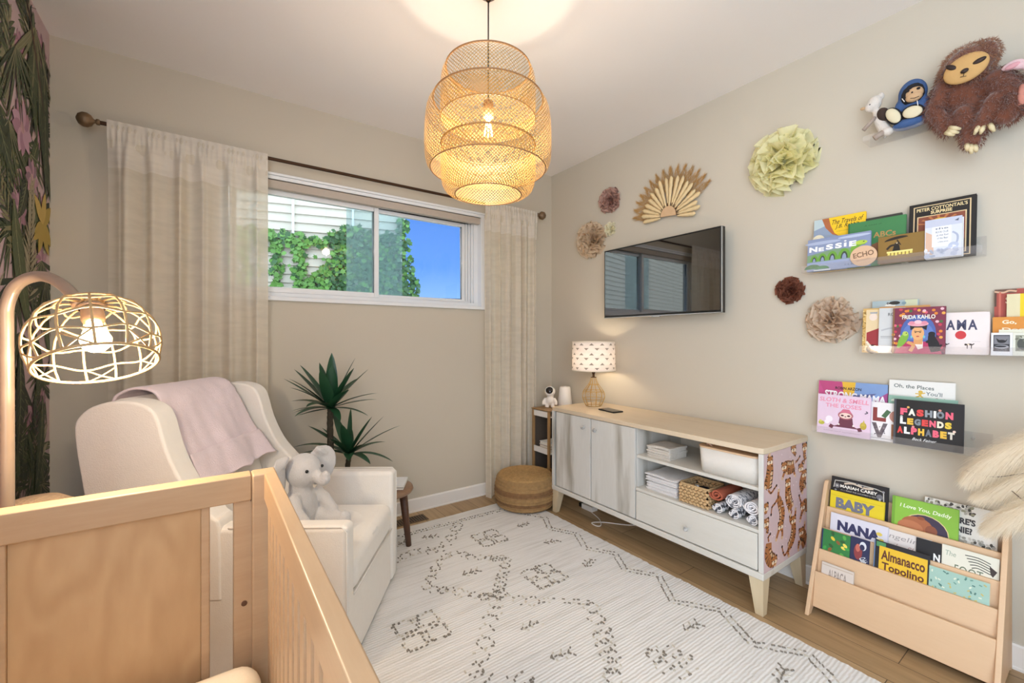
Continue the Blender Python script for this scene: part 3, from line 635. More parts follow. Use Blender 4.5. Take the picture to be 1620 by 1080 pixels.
# ================================================================== CRIB
cb = thing('baby_crib', 'light birch wooden baby crib with solid headboard panel in the left foreground', 'crib', (-.22, 1.26, 0))
def pt(b_, nm, m, bev=.003, par=None, **k): return b_.build(nm, m, par or cb, bevel=bev, seg=2, **k)
CX0, CX1, CY0 = -.257, .357, -.96   # local extents; local y 0 is the headboard's far face
TOP = .87
for far, nm in ((0, 'headboard'), (CY0 + .045, 'footboard')):
    b = MB(); b.b2((CX0 + .054, far - .045, TOP - .062), (CX1 - .054, far, TOP)); pt(b, nm + '_top_rail', M['birchx'], .004)
    b = MB(); b.b2((-.098, far - .030, .20), (.203, far - .016, TOP - .062)); pt(b, nm + '_panel', M['ply'], .001)
    for x0_, x1_ in ((-.115, -.098), (.203, .220), (CX0 + .054, -.161), (.266, CX1 - .049)):
        b = MB(); b.b2((x0_, far - .036, .20), (x1_, far - .008, TOP - .062)); pt(b, nm + '_stile', M['birch'])
    b = MB(); b.b2((CX0 + .054, far - .04, .14), (CX1 - .054, far - .004, .20)); pt(b, nm + '_bottom_rail', M['birchx'])
for x in (CX0 + .027, CX1 - .027):
    for y in (-.0235, CY0 + .0215):
        b = MB(); b.box((x, y, TOP / 2 + .006), (.054, .05, TOP - .012)); o = pt(b, 'corner_post', M['birch'], .006)
        b = MB(); b.tube([(x + (.028 if x > 0 else -.028), y, .80), (x + (.0275 if x > 0 else -.0275), y, .80)], .005, 12)
for x, sg in ((CX0 + .015, -1), (CX1 - .015, 1)):
    b = MB(); b.b2((x - .0135, CY0 + .046, TOP - .065), (x + .0135, -.048, TOP)); pt(b, 'side_top_rail', M['birchy'], .004)
    b = MB(); b.b2((x - .0125, CY0 + .046, .14), (x + .0125, -.048, .20)); pt(b, 'side_bottom_rail', M['birchy'], .003)
    for k in range(15):
        y = -.085 - k * .0562
        b = MB(); b.b2((x - .007, y - .017, .20), (x + .007, y + .017, TOP - .065)); pt(b, 'side_slat', M['birch'], .003)
b = MB(); b.b2((CX0 + .03, CY0 + .05, .27), (CX1 - .03, -.05, .30)); pt(b, 'mattress_support', M['birchx'])
for z in (.805, .56):
    b = MB(); b.lathe([(.0001, 0), (.006, 0), (.0065, .002), (.0001, .003)], 14, cap=False); o = b.build('bolt_head', M['walnut'], cb); o.rotation_euler = (R(90), 0, 0) if z < .7 else (0, R(-90), 0); o.location = (.288, -.036, z) if z < .7 else (CX1 - .054, -.03, z)
mt_ = thing('crib_mattress', 'crib mattress under a cream fitted sheet inside the birch crib', 'mattress', (-.22 + .05, 1.26 - .48, .301))
b = MB(); b.b2((-.268, -.425, 0), (.268, .425, .145)); b.build('fitted_sheet', M['sheet'], mt_, bevel=.05, seg=6)

# ================================================================== FLOOR LAMP WITH CANE CAGE SHADE
lp0 = at(11, 700, D=.95); LX, LY = lp0.x, lp0.y
fl_ = thing('floor_lamp', 'arched floor lamp with open woven cane shade lit beside the wallpaper', 'floor lamp', (LX, LY, 0))
loc = lambda p: (p.x - LX, p.y - LY, p.z)
b = MB(); b.lathe([(.001, 0), (.115, 0), (.12, .006), (.12, .018), (.11, .024), (.014, .028), (.001, .028)], 40, cap=False); b.build('base', M['pole'], fl_, smooth=True)
arc = [(0, 0, .02), (0, 0, .5), (0, 0, 1.0)] + [loc(at(u, v, D=d)) for u, v, d in ((10, 520, .95), (11, 485, .95), (22, 456, .95), (42, 441, .95), (68, 437, .95), (92, 446, .94), (113, 464, .93), (125, 484, .92))]
b = MB(); b.tube(spline(arc, 5), .0118, 12); b.build('arched_pole', M['pole'], fl_, smooth=True)
p0 = at(125, 484, D=.92); sc0 = at(150, 523, D=.92)
sh = thing('shade', None, None, loc(sc0)); sh.parent = fl_
ax = Vector((-RT[0] * .37 + FW[0] * .26, -RT[1] * .37 + FW[1] * .26, .9)).normalized()   # the shade leans with the arm
q = Vector((0, 0, 1)).rotation_difference(ax); sh.rotation_mode = 'QUATERNION'; sh.rotation_quaternion = q
prof = [(.020, .066), (.048, .064), (.078, .048), (.098, .018), (.107, -.015), (.106, -.048), (.098, -.078)]
def sp(t, a):
    k = t * (len(prof) - 1); i = min(int(k), len(prof) - 2); f = k - i; r = prof[i][0] * (1 - f) + prof[i + 1][0] * f; z = prof[i][1] * (1 - f) + prof[i + 1][1] * f
    return (r * math.cos(a), r * math.sin(a) * 1.0, z)
b = MB(); nr = 13
for k in range(nr):
    a = 2 * PI * k / nr; b.tube([sp(t / 14, a) for t in range(15)], .0024, 6)
for j, t in enumerate((0, .2, .4, .6, .8, 1)):
    zz = .0 if j in (0, 5) else .07
    pts = []
    for k in range(nr * 4):
        a = 2 * PI * k / (nr * 4); w_ = (math.cos(k * PI / 4 + j * PI) * .35 if zz else 0); pts.append(sp(max(0, min(1, t + w_ * zz)), a))
    b.tube(pts, .0022 if zz else .003, 6, closed=True)
for k in range(nr):
    a = 2 * PI * k / nr; d = 2 * PI / nr
    if k % 2: b.tube([sp(.82, a), sp(.92, a + d * .5), sp(1, a + d)], .0018, 5)
    else: b.tube([sp(.82, a), sp(.92, a - d * .5), sp(1, a - d)], .0018, 5)
b.build('cane_cage', M['cane'], sh, smooth=True)
b = MB(); b.lathe([(.001, .066), (.012, .066), (.018, .060), (.02, .03), (.018, .022), (.001, .022)], 24, cap=False); b.lathe([(.022, .059), (.026, .056), (.022, .053)], 24, cap=False)
for k in range(3): a = 2 * PI * k / 3; b.tube([(0, 0, .056), (.024 * math.cos(a), .024 * math.sin(a), .056)], .002, 5)
b.build('socket', M['pole'], sh, smooth=True)
b = MB(); b.lathe([(.012, .022), (.014, .01), (.020, -.004), (.026, -.020), (.024, -.034), (.014, -.045), (.001, -.048)], 24, cap=False); b.build('light_bulb', M['bulbw'], sh, smooth=True)
bp_ = sc0 + ax * (-.065)
add_light('floor_lamp_light', 'POINT', bp_, 10, (1, .80, .56), .03)

# beige knitted hamper with a loop handle, half hidden behind the crib
hm = thing('fabric_hamper', 'beige knobbly fabric hamper peeking over the crib rail beside the wallpaper', 'hamper', (-.395, 1.735, 0))
b = MB(); b.lathe([(.001, 0), (.085, 0), (.095, .01), (.105, .3), (.11, .60), (.105, .68), (.085, .73), (.05, .755), (.001, .76)], 36, cap=False); b.build('body', mat('hamper_knit', 'c6a988', .95, noise_=(40, .15), bump=(110, .7)), hm, smooth=True)
b = MB(); b.tube([(.03 + .05, -.045 + .02 * math.cos(a), .70 + .035 * math.sin(a)) for a in [PI * i / 8 for i in range(-2, 11)]], .007, 8); b.build('loop_handle', mat('hamper_loop', '9c7450', .8, noise_=(40, .2)), hm, smooth=True)

# ================================================================== ARMCHAIR
ch = thing('wingback_armchair', 'white upholstered wingback glider armchair behind the crib', 'armchair', (.583, 1.82, .0105), math.atan2(-.556, .831))
CH = M['chair']
for sg, ya, yb in ((-1, -.36, -.285), (1, .245, .322)):
    b = MB(); b.b2((-.60, ya if sg < 0 else ya, .02), (0, yb, .548)); o = b.build('armrest', CH, ch, bevel=.02, seg=5)
    prof_w = [(-.42, .30), (-.425, .545), (-.45, .585), (-.49, .63), (-.552, .705), (-.602, .81), (-.632, .915), (-.66, .955), (-.71, .975), (-.78, .978), (-.85, .96), (-.89, .93), (-.908, .89), (-.90, .80), (-.84, .45), (-.77, .02), (-.60, .02), (-.50, .30)]
    q_ = spline(prof_w[:14], 3) + prof_w[14:]
    b = MB(); b.prism([(x, z) for x, z in q_], -.364 if sg < 0 else .240, -.275 if sg < 0 else .326, 'y'); b.build('wing', CH, ch, bevel=.028, seg=6)
# back between the wings
b = MB()
def backf(u, v):
    y = -.25 + .5 * u; t = v; x = -.60 - .22 * t; z = .36 + .60 * t; bul = .05 * math.sin(PI * min(1, t * 1.05)) * (1 - (2 * u - 1) ** 4)
    return (x + bul, y, z)
prof_b = [(-.56, .34), (-.58, .45), (-.64, .62), (-.705, .80), (-.75, .92), (-.785, .965), (-.83, .975), (-.88, .94), (-.90, .88), (-.835, .45), (-.77, .03), (-.62, .03)]
b.prism(spline(prof_b[:9], 3) + prof_b[9:], -.29, .26, 'y'); b.build('backrest', CH, ch, bevel=.015, seg=3)
b = MB(); b.grid(lambda u, v: (-.565 - .165 * v + .045 * math.sin(PI * v) ** .5 * (1 - (2 * u - 1) ** 6) - .01, -.27 + .51 * u, .40 + .47 * v), 16, 16); b.build('back_cushion', CH, ch, smooth=True, solid=.012)
# seat cushion with a domed top and a rolled front
b = MB(); b.b2((-.60, -.282, .27), (.0, .243, .405)); o = b.build('seat_cushion', CH, ch, bevel=.04, seg=7)
b = MB(); b.blob((-.30, -.02, .385), (.30, .25, .035), n=28, m=12); b.build('cushion_crown', CH, ch, smooth=True)
b = MB(); b.tube([(-.004, -.282, .275), (-.004, .243, .275)], .003, 6)
for yy in (-.3595, .3215): b.tube([(-.002, yy, .03), (-.002, yy, .528), (-.02, yy, .5465), (-.40, yy, .5465)], .0028, 6)
b.build('piping', CH, ch, smooth=True)
b = MB(); b.b2((-.60, -.284, .02), (-.008, .244, .272)); b.build('front_panel', CH, ch, bevel=.012)
b = MB(); b.lathe([(.001, 0), (.2, 0), (.2, .018), (.001, .018)], 32, c=(-.42, 0, .0), cap=False); b.build('swivel_base', M['black'], ch, smooth=False)
# blanket draped over the back
bl = thing('pink_blanket', 'pale pink baby blanket draped over the top of the white armchair', 'blanket', (.583, 1.82, .0105), math.atan2(-.556, .831))
pathb = [(-.96, .60), (-.93, .80), (-.925, .90), (-.90, .965), (-.84, 1.0), (-.77, .990), (-.725, .945), (-.685, .86), (-.64, .77), (-.605, .69), (-.585, .655)]
pb = spline(pathb, 4)
def blf(u, v):
    k = v * (len(pb) - 1); i = min(int(k), len(pb) - 2); f = k - i; x = pb[i][0] * (1 - f) + pb[i + 1][0] * f; z = pb[i][1] * (1 - f) + pb[i + 1][1] * f
    y = -.27 + .41 * u + .03 * math.sin(v * 3) - .05 * v * (1 - u) + .055 * v
    n_ = noise.noise(Vector((u * 3, v * 5, 1.3))) * .012 + noise.noise(Vector((u * 9, v * 9, 4))) * .005
    fr = max(0, v - .75) * 4
    x += n_ + .016 + .012 * fr * math.sin(u * 14) + .02 * fr; z += n_ * .6 + (.010 if .3 < v < .6 else 0) + .02 * fr * (u - .2) + .004 * math.sin(u * 30) * fr
    return (x, y, z)
b = MB(); b.grid(blf, 60, 70); b.build('folded_cloth', M['blanket'], bl, smooth=True, solid=.008)
b = MB(); b.grid(lambda u, v: (lambda p: (p[0] + .012, p[1] - .01, p[2] - .004))(blf(u, .80 + .19 * v)), 60, 8); b.build('ruffled_hem', M['blanket'], bl, smooth=True, solid=.004)

# grey elephant
el_o = thing('elephant_plush', 'grey plush elephant sitting on the armchair seat', 'stuffed toy', (.298, 1.895, .422), math.atan2(-.80, .60))
el_o.scale = (1.10, 1.12, 1.17)
b = MB()   # local +x is where it faces
b.blob((0, 0, .085), (.055, .06, .085)); b.blob((.012, 0, .215), (.062, .060, .058)); b.blob((.0, 0, .16), (.04, .042, .035))
for k in range(8):
    t = k / 7; b.blob((.06 + .05 * math.sin(t * 1.9), 0.002, .205 - .045 * t + .055 * max(0, t - .4) ** 1.2 * 1.6), (.022 - .007 * t, .021 - .006 * t, .021 - .006 * t))
for sg in (-1, 1):
    b.tube([(.03, sg * .045, .045), (.085, sg * .062, .035), (.13, sg * .068, .03)], [.034, .03, .031], 12); b.blob((.133, sg * .068, .034), (.022, .031, .033))
    b.tube([(.012, sg * .048, .135), (.045, sg * .068, .10), (.078, sg * .066, .068)], [.026, .023, .022], 12); b.blob((.08, sg * .066, .066), .023)
b.build('body', M['greyplush'], el_o, smooth=True, remesh=.005)
for sg in (-1, 1):
    b = MB()
    pts = [(-.01, .045, .02), (0, .075, .055), (-.01, .12, .045), (-.02, .135, 0), (-.01, .115, -.06), (0, .085, -.075), (.0, .055, -.03)]
    b.blob((.0, sg * .096, .208), (.013, .060, .074), rot=(sg * -.35, 0, sg * -.5)); b.blob((.008, sg * .095, .258), (.016, .040, .016), rot=(sg * -.5, 0, 0)); b.build('ear', M['greyplush'], el_o, smooth=True, remesh=.005)
    b = MB(); b.blob((.062, sg * .036, .225), .0055); b.build('eye', M['black'], el_o, smooth=True)

# ================================================================== SIDE STOOL, BOOKS, PLANT
st = thing('side_stool', 'small round walnut stool between the armchair and the window wall', 'stool', (.80, 2.375, .0105))
b = MB(); b.lathe([(.001, .325), (.12, .325), (.148, .333), (.155, .345), (.151, .358), (.135, .364), (.001, .362)], 48, cap=False); b.build('seat', M['walnutt'], st, smooth=True)
for k in range(3):
    a = R(-5 + 120 * k); b = MB(); b.tube([(.10 * math.cos(a), .10 * math.sin(a), .33), (.135 * math.cos(a), .135 * math.sin(a), 0)], [.024, .0155], 10); b.build('leg', M['walnut'], st, smooth=True)
def booklet(name, label, loc, rot, w_, d_, t, col, cat='magazine'):
    k = thing(name, label, cat, loc, rot)
    b = MB(); b.b2((-w_ / 2, -d_ / 2, t * .12), (w_ / 2 - .001, d_ / 2 - .001, t * .88)); b.build('pages', M['pages'], k)
    b = MB(); b.b2((-w_ / 2, -d_ / 2, 0), (w_ / 2, d_ / 2, t * .12)); b.b2((-w_ / 2, -d_ / 2, t * .88), (w_ / 2, d_ / 2, t)); b.b2((-w_ / 2 - .001, -d_ / 2, 0), (-w_ / 2, d_ / 2, t)); b.build('cover', flat(col), k); return k
booklet('board_book', 'dark-edged book lying lowest on the walnut stool', (.815, 2.375, .375), R(-30), .20, .16, .012, '57504a', 'book')
booklet('magazine', 'white magazine on top of the book on the walnut stool', (.812, 2.378, .3875), R(-30), .21, .155, .009, 'eceef0')

yp = thing('potted_yucca', 'green yucca plant with two leafy heads behind the armchair', 'plant', (.56, 2.52, .0105))
b = MB(); b.lathe([(.001, 0), (.08, 0), (.105, .22), (.105, .235), (.095, .235), (.09, .20), (.001, .20)], 32, cap=False); b.build('pot', mat('pot_grey', '8f8a82', .7, noise_=(20, .1)), yp, smooth=True)
b = MB(); b.lathe([(.001, .205), (.092, .205), (.092, .19)], 24, cap=False); b.build('soil', mat('soil', '3a2d22', 1, noise_=(60, .4), bump=(80, 1)), yp)
def trunk(pts, r):
    b = MB(); q = spline(pts, 8); b.tube(q, [r * (1 + .14 * (i % 2)) for i in range(len(q))], 10); b.build('trunk', M['trunk'], yp)
trunk([(-.02, 0, .20), (-.012, .0, .45), (-.015, .01, .70), (-.012, .012, .80)], .016)
trunk([(.03, -.02, .20), (.05, -.03, .35), (.07, -.035, .50), (.075, -.035, .54)], .013)
ry = random.Random(9)
def yleaf(b, base, d, L, wd, droop):
    """strap leaf: channelled blade tapering to a point, starting along d and drooping"""
    d = Vector(d).normalized(); side = d.cross(Vector((0, 0, 1)));
    side = side.normalized() if side.length > .05 else Vector((1, 0, 0)); p = Vector(base); vs = []; n = 9
    cur = d.copy()
    for i in range(n + 1):
        t = i / n; wv = wd * 1.6 * (math.sin(PI * min(1, .16 + t * .84)) ** .75) * (1 if t < .98 else 0) + .0004
        up = side.cross(cur).normalized(); vs += [p - side * wv + up * wv * .25, p, p + side * wv + up * wv * .25]
        cur = (cur + Vector((0, 0, -1)) * droop * (1.6 / n)).normalized(); p = p + cur * (L / n)
    b.add(vs, [(3 * i, 3 * i + 1, 3 * i + 4, 3 * i + 3) for i in range(n)] + [(3 * i + 1, 3 * i + 2, 3 * i + 5, 3 * i + 4) for i in range(n)])
def head(base, specs):
    b = MB()
    for (a, el_, L, wd, dr) in specs: yleaf(b, base, (math.cos(R(a)) * math.cos(R(el_)), math.sin(R(a)) * math.cos(R(el_)), math.sin(R(el_))), L, wd, dr)
    b.build('leaves', M['leaf'], yp, smooth=True, fix=False)
A1 = -35  # image-right direction in the room
head((-.012, .012, .80), [(A1 + 175, 58, .30, .017, .15), (A1 + 185, 38, .30, .011, .10), (A1 + 165, 24, .27, .016, .35), (A1 + 190, 12, .20, .013, .35), (A1 + 200, -5, .17, .010, .1), (A1 + 80, 88, .31, .021, 0), (A1 - 60, 78, .25, .023, .0), (A1 + 10, 66, .31, .011, .05), (A1 + 5, 50, .30, .016, .1), (A1 - 8, 30, .29, .013, .25), (A1 + 12, 20, .25, .010, .2), (A1 - 30, 45, .19, .022, .2), (A1 + 150, 70, .27, .018, .05), (A1 - 100, 35, .22, .02, .5), (A1 + 60, 50, .25, .017, .3), (A1 + 120, 40, .24, .016, .4), (A1 - 130, 20, .2, .017, .5), (A1 + 215, 45, .24, .017, .3), (A1 - 50, 8, .17, .013, .5), (A1 - 90, 62, .26, .021, .1), (A1 + 178, 50, .30, .015, .1), (A1 - 20, 58, .28, .016, .1), (A1 - 150, 48, .27, .017, .2), (A1 + 172, 8, .24, .012, .25), (A1 - 3, 10, .22, .011, .4)])
head((.075, -.035, .54), [(A1 + 176, 32, .35, .014, .55), (A1 + 185, 20, .27, .013, .35), (A1 + 150, 60, .27, .018, .05), (A1 + 170, 45, .22, .010, .1), (A1 + 80, 86, .26, .010, 0), (A1 + 2, 50, .29, .013, .05), (A1 + 8, 38, .32, .011, .2), (A1 - 5, 18, .26, .012, .5), (A1 - 30, 40, .15, .018, .2), (A1 - 70, 30, .2, .018, .5), (A1 + 110, 45, .24, .015, .3), (A1 - 110, 50, .2, .018, .3), (A1 + 40, 30, .22, .013, .4), (A1 + 182, 44, .28, .016, .2), (A1 - 12, 60, .26, .015, .1), (A1 - 90, 66, .22, .018, .2), (A1 - 40, 22, .22, .014, .5), (A1 - 150, 30, .24, .014, .5)])

# ================================================================== POUF
pf = thing('jute_pouf', 'round braided jute pouf on the rug corner by the curtain', 'pouf', (1.855, 2.48, .0105))
for nm, m_, z0, z1 in (('braided_side', M['jute'], 0, 1),):
    prof = []; nb_ = 9
    for i in range(nb_):
        for k in range(5):
            q = PI * k / 4; z = .012 + (i + k / 4) * .20 / nb_; bulge = .195 + .02 * math.sin(PI * z / .22) + .006 * math.sin(q); prof.append((bulge, z))
    b = MB(); b.lathe([(.001, .004), (.17, .004)] + prof + [(.19, .215)], 64, cap=False)
    b.mi = 0; k = 64
    for i in range(len(b.f)): b.m[i] = 1 if (i // 64) in range(9, 14) or (i // 64) in range(24, 31) else 0
    b.build(nm, [M['jute'], M['juted']], pf, smooth=True)
b = MB(); prof = [(.001, .232)]
for i in range(11):
    for k in range(4): prof.append((.004 + (i + k / 4) * .0172, .226 + .006 * math.sin(PI * k / 4) - (.010 * (i / 11) ** 3)))
prof.append((.194, .212)); b.lathe(prof, 56, cap=False); b.build('coiled_top', mat('jute_top', 'b8935f', .9, noise_=(45, .35), bump=(140, 1.0)), pf, smooth=True)

# ================================================================== CORNER SHELF (beside the console)
cs = thing('corner_shelf', 'low open shelf with white trays and wooden posts in the corner', 'shelf', (2.085, 2.49, 0))
OK_ = wood('shelf_oak_post', '8a6a45', 'b08b5e', (6, 6, 1), 3, .5, 3, .4)
sw, sd, sh_h = .290, .205, .655
for x in (0.0, sw - .018):
    for y in (.0, sd - .018):
        b = MB(); b.b2((x, y, 0), (x + .018, y + .018, sh_h - .008)); b.build('post', OK_, cs, bevel=.002)
for z in (.597, .318, .062):
    b = MB(); b.b2((.019, .004, z), (sw - .019, sd - .004, z + .008)); b.b2((.004, .0185, z), (.012, sd - .0185, z + .043)); b.b2((sw - .012, .0185, z), (sw - .004, sd - .0185, z + .043)); b.build('tray', M['white'], cs, bevel=.001)
DKS = mat('shelf_interior_shade', '4f463e', .7, noise_=(10, .1))  # added panels whose dark colour stands for the shade inside the shelf
b = MB(); b.b2((.019, sd - .006, .02), (sw - .019, sd - .001, .596)); b.build('side_panel', DKS, cs)
b = MB(); b.b2((sw - .003, .019, .02), (sw, sd - .019, .596)); b.build('back_panel', DKS, cs)
b = MB(); b.b2((-.006, -.004, sh_h - .008), (sw + .002, sd + .003, sh_h)); b.build('top_board', OK_, cs, bevel=.002)
for i, (z, c, lab) in enumerate(((.3265, 'd8cdbc', 'lowest'), (.3515, 'b59a86', 'middle'), (.3765, 'dfe0e0', 'topmost'))):
    k = thing('folded_book', 'book lying %s in the little pile inside the corner shelf' % lab, 'book', (2.085 + .13, 2.49 + .09 - .004 * i, z)); b = MB(); b.b2((-.10, -.065, .0), (.10, .065, .004)); b.b2((-.10, -.065, .020), (.10, .065, .024)); b.b2((.097, -.065, 0), (.10, .065, .024)); b.build('cover', flat(c), k); b = MB(); b.b2((-.096, -.062, .004), (.096, .062, .020)); b.build('pages', M['pages'], k)
wb = thing('leaf_bundle', 'bundle of dry golden leaves on the lowest tray of the corner shelf', 'dried plant', (2.20, 2.59, .0705)); b = MB(); rq = random.Random(6)
for i in range(40):
    a = rq.uniform(0, 6.28); yleaf(b, (0, 0, .045), (math.cos(a), math.sin(a), rq.uniform(.5, 1.8)), rq.uniform(.05, .085), .009, rq.uniform(.1, .5))
b.build('leaves', mat('dry_leaves', 'b98a48', .7, noise_=(30, .3)), wb, fix=False)
b = MB(); b.lathe([(.001, 0), (.035, 0), (.04, .03), (.03, .05), (.001, .05)], 20, cap=False); b.build('bowl', M['white'], wb, smooth=True)

ap = thing('astronaut_projector', 'white astronaut figure lamp with dark visor on the corner shelf', 'night light', (2.19, 2.60, .656), R(222))
ap.scale = (1.05, 1.05, 1.1)
PW = mat('toy_white', 'e9e2da', .4, noise_=(10, .02))
b = MB(); b.blob((0, 0, .052), (.030, .032, .034)); b.blob((0, 0, .115), (.040, .040, .038)); b.tube([(0, .03, .065), (.012, .048, .04), (.018, .046, .02)], [.013, .012, .011], 10); b.tube([(0, -.03, .065), (.012, -.048, .04), (.018, -.046, .02)], [.013, .012, .011], 10)
for sg in (-1, 1): b.tube([(0, sg * .018, .04), (.004, sg * .022, .001)], [.016, .017], 12)
b.b2((-.046, -.024, .035), (-.02, .024, .085)); b.build('body', PW, ap, smooth=True, remesh=.004)
b = MB(); vx = Vector((.8, 0, .5)).normalized(); b.blob((.030, 0, .126), (.014, .028, .026), rot=(0, R(-30), 0)); b.build('visor', mat('visor_dark', '241f1d', .12, noise_=(10, .1)), ap, smooth=True)
b = MB(); b.tube([(.031 - .016 * math.sin(a), .029 * math.cos(a), .124 + .026 * math.sin(a)) for a in [2 * PI * i / 24 for i in range(24)]], .003, 6, closed=True); b.build('visor_ring', PW, ap, smooth=True)
cn = thing('cone_humidifier', 'plain white tapered cone device behind the console end', 'humidifier', (2.30, 2.548, .656)); b = MB(); b.lathe([(.001, 0), (.058, 0), (.060, .004), (.043, .155), (.038, .163), (.001, .164)], 36, cap=False); b.build('housing', PW, cn, smooth=True); b = MB(); b.lathe([(.012, .1642), (.012, .1655), (.0005, .1655)], 20, cap=False); b.build('outlet_cap', M['vinyl'], cn, smooth=True)  # white cone device, modelled as a humidifier

# ================================================================== CONSOLE
co = thing('media_console', 'long whitewashed wooden media console with open shelves and tiger print end', 'cabinet', (1.945, .892, 0))
# local: x 0 front -> .435 back, y 0 near end -> 1.397 far end
CD, CL = .437, 1.397
def pc(b_, nm, m, bev=.002, par=None): return b_.build(nm, m, par or co, bevel=bev, seg=2)
b = MB(); t_ = [(-.006 + .03, -.006), (CD, -.006), (CD, CL + .006), (-.006 + .03, CL + .006), (-.006 + .008, CL - .002), (-.006, CL - .024), (-.006, .018), (.002, -.002 + .004)]
b.prism(t_, .700, .726, 'z'); pc(b, 'top', M['oaktop'], .004)
for y0_, y1_, x0_, nm_ in ((0, .022, 0, 'side_panel'), (CL - .022, CL, 0, 'side_panel'), (.680, .696, .02, 'divider')): b = MB(); b.b2((x0_, y0_, .186), (CD - (.009 if nm_ == 'divider' else 0), y1_, .700)); pc(b, nm_, M['oak'])
b = MB(); b.b2((-.003, -.001, .155), (CD, CL + .001, .186)); pc(b, 'bottom_frame', M['oakh'], .006)
b = MB(); b.b2((CD - .008, .022, .186), (CD - .002, CL - .022, .700)); pc(b, 'back_panel', M['oak'])
b = MB(); b.b2((.012, .022, .533), (CD - .008, .680, .549)); pc(b, 'shelf', M['oakh'])
b = MB(); b.b2((.004, .022, .352), (CD - .008, .680, .368)); pc(b, 'cubby_floor', M['oakh'])
for (x, y, dx, dy) in ((.0, .0, 1, 1), (0, CL, 1, -1), (CD, 0, -1, 1), (CD, CL, -1, -1)):
    b = MB(); vs = []
    for z, w_ in ((0, .034), (.155, .062)):
        vs += [(x + dx * .003, y + dy * .003, z), (x + dx * (.003 + w_), y + dy * .003, z), (x + dx * (.003 + w_), y + dy * (.003 + w_), z), (x + dx * .003, y + dy * (.003 + w_), z)]
    b.add(vs, [(0, 1, 2, 3), (4, 5, 6, 7), (0, 1, 5, 4), (1, 2, 6, 5), (2, 3, 7, 6), (3, 0, 4, 7)]); pc(b, 'leg', M['leg'], .002)
def knob(par, y, z):
    b = MB(); pts = [(.0, 0), (.004, -.005), (.004, -.012), (.010, -.016), (.013, -.022), (.010, -.029), (.0005, -.031)]
    n = 10; vs = [(p[1] + .0, y + p[0] * math.cos(2 * PI * j / n), z + p[0] * math.sin(2 * PI * j / n)) for p in pts for j in range(n)]
    b.add(vs, [(i * n + j, i * n + (j + 1) % n, (i + 1) * n + (j + 1) % n, (i + 1) * n + j) for i in range(len(pts) - 1) for j in range(n)]); o = b.build('knob', M['chrome'], par); o['label'] = 'clear glass knob'
for y0_, y1_, ky in ((1.028, 1.353, 1.075), (.684, 1.021, .975)):
    b = MB(); b.b2((.000, y0_, .192), (.017, y1_, .697)); d = pc(b, 'door', M['oak'], .003); knob(d, ky, .637)
b = MB(); b.b2((.0, .026, .192), (.017, .676, .350)); d = pc(b, 'drawer', M['oakh'], .003); knob(d, .356, .258)
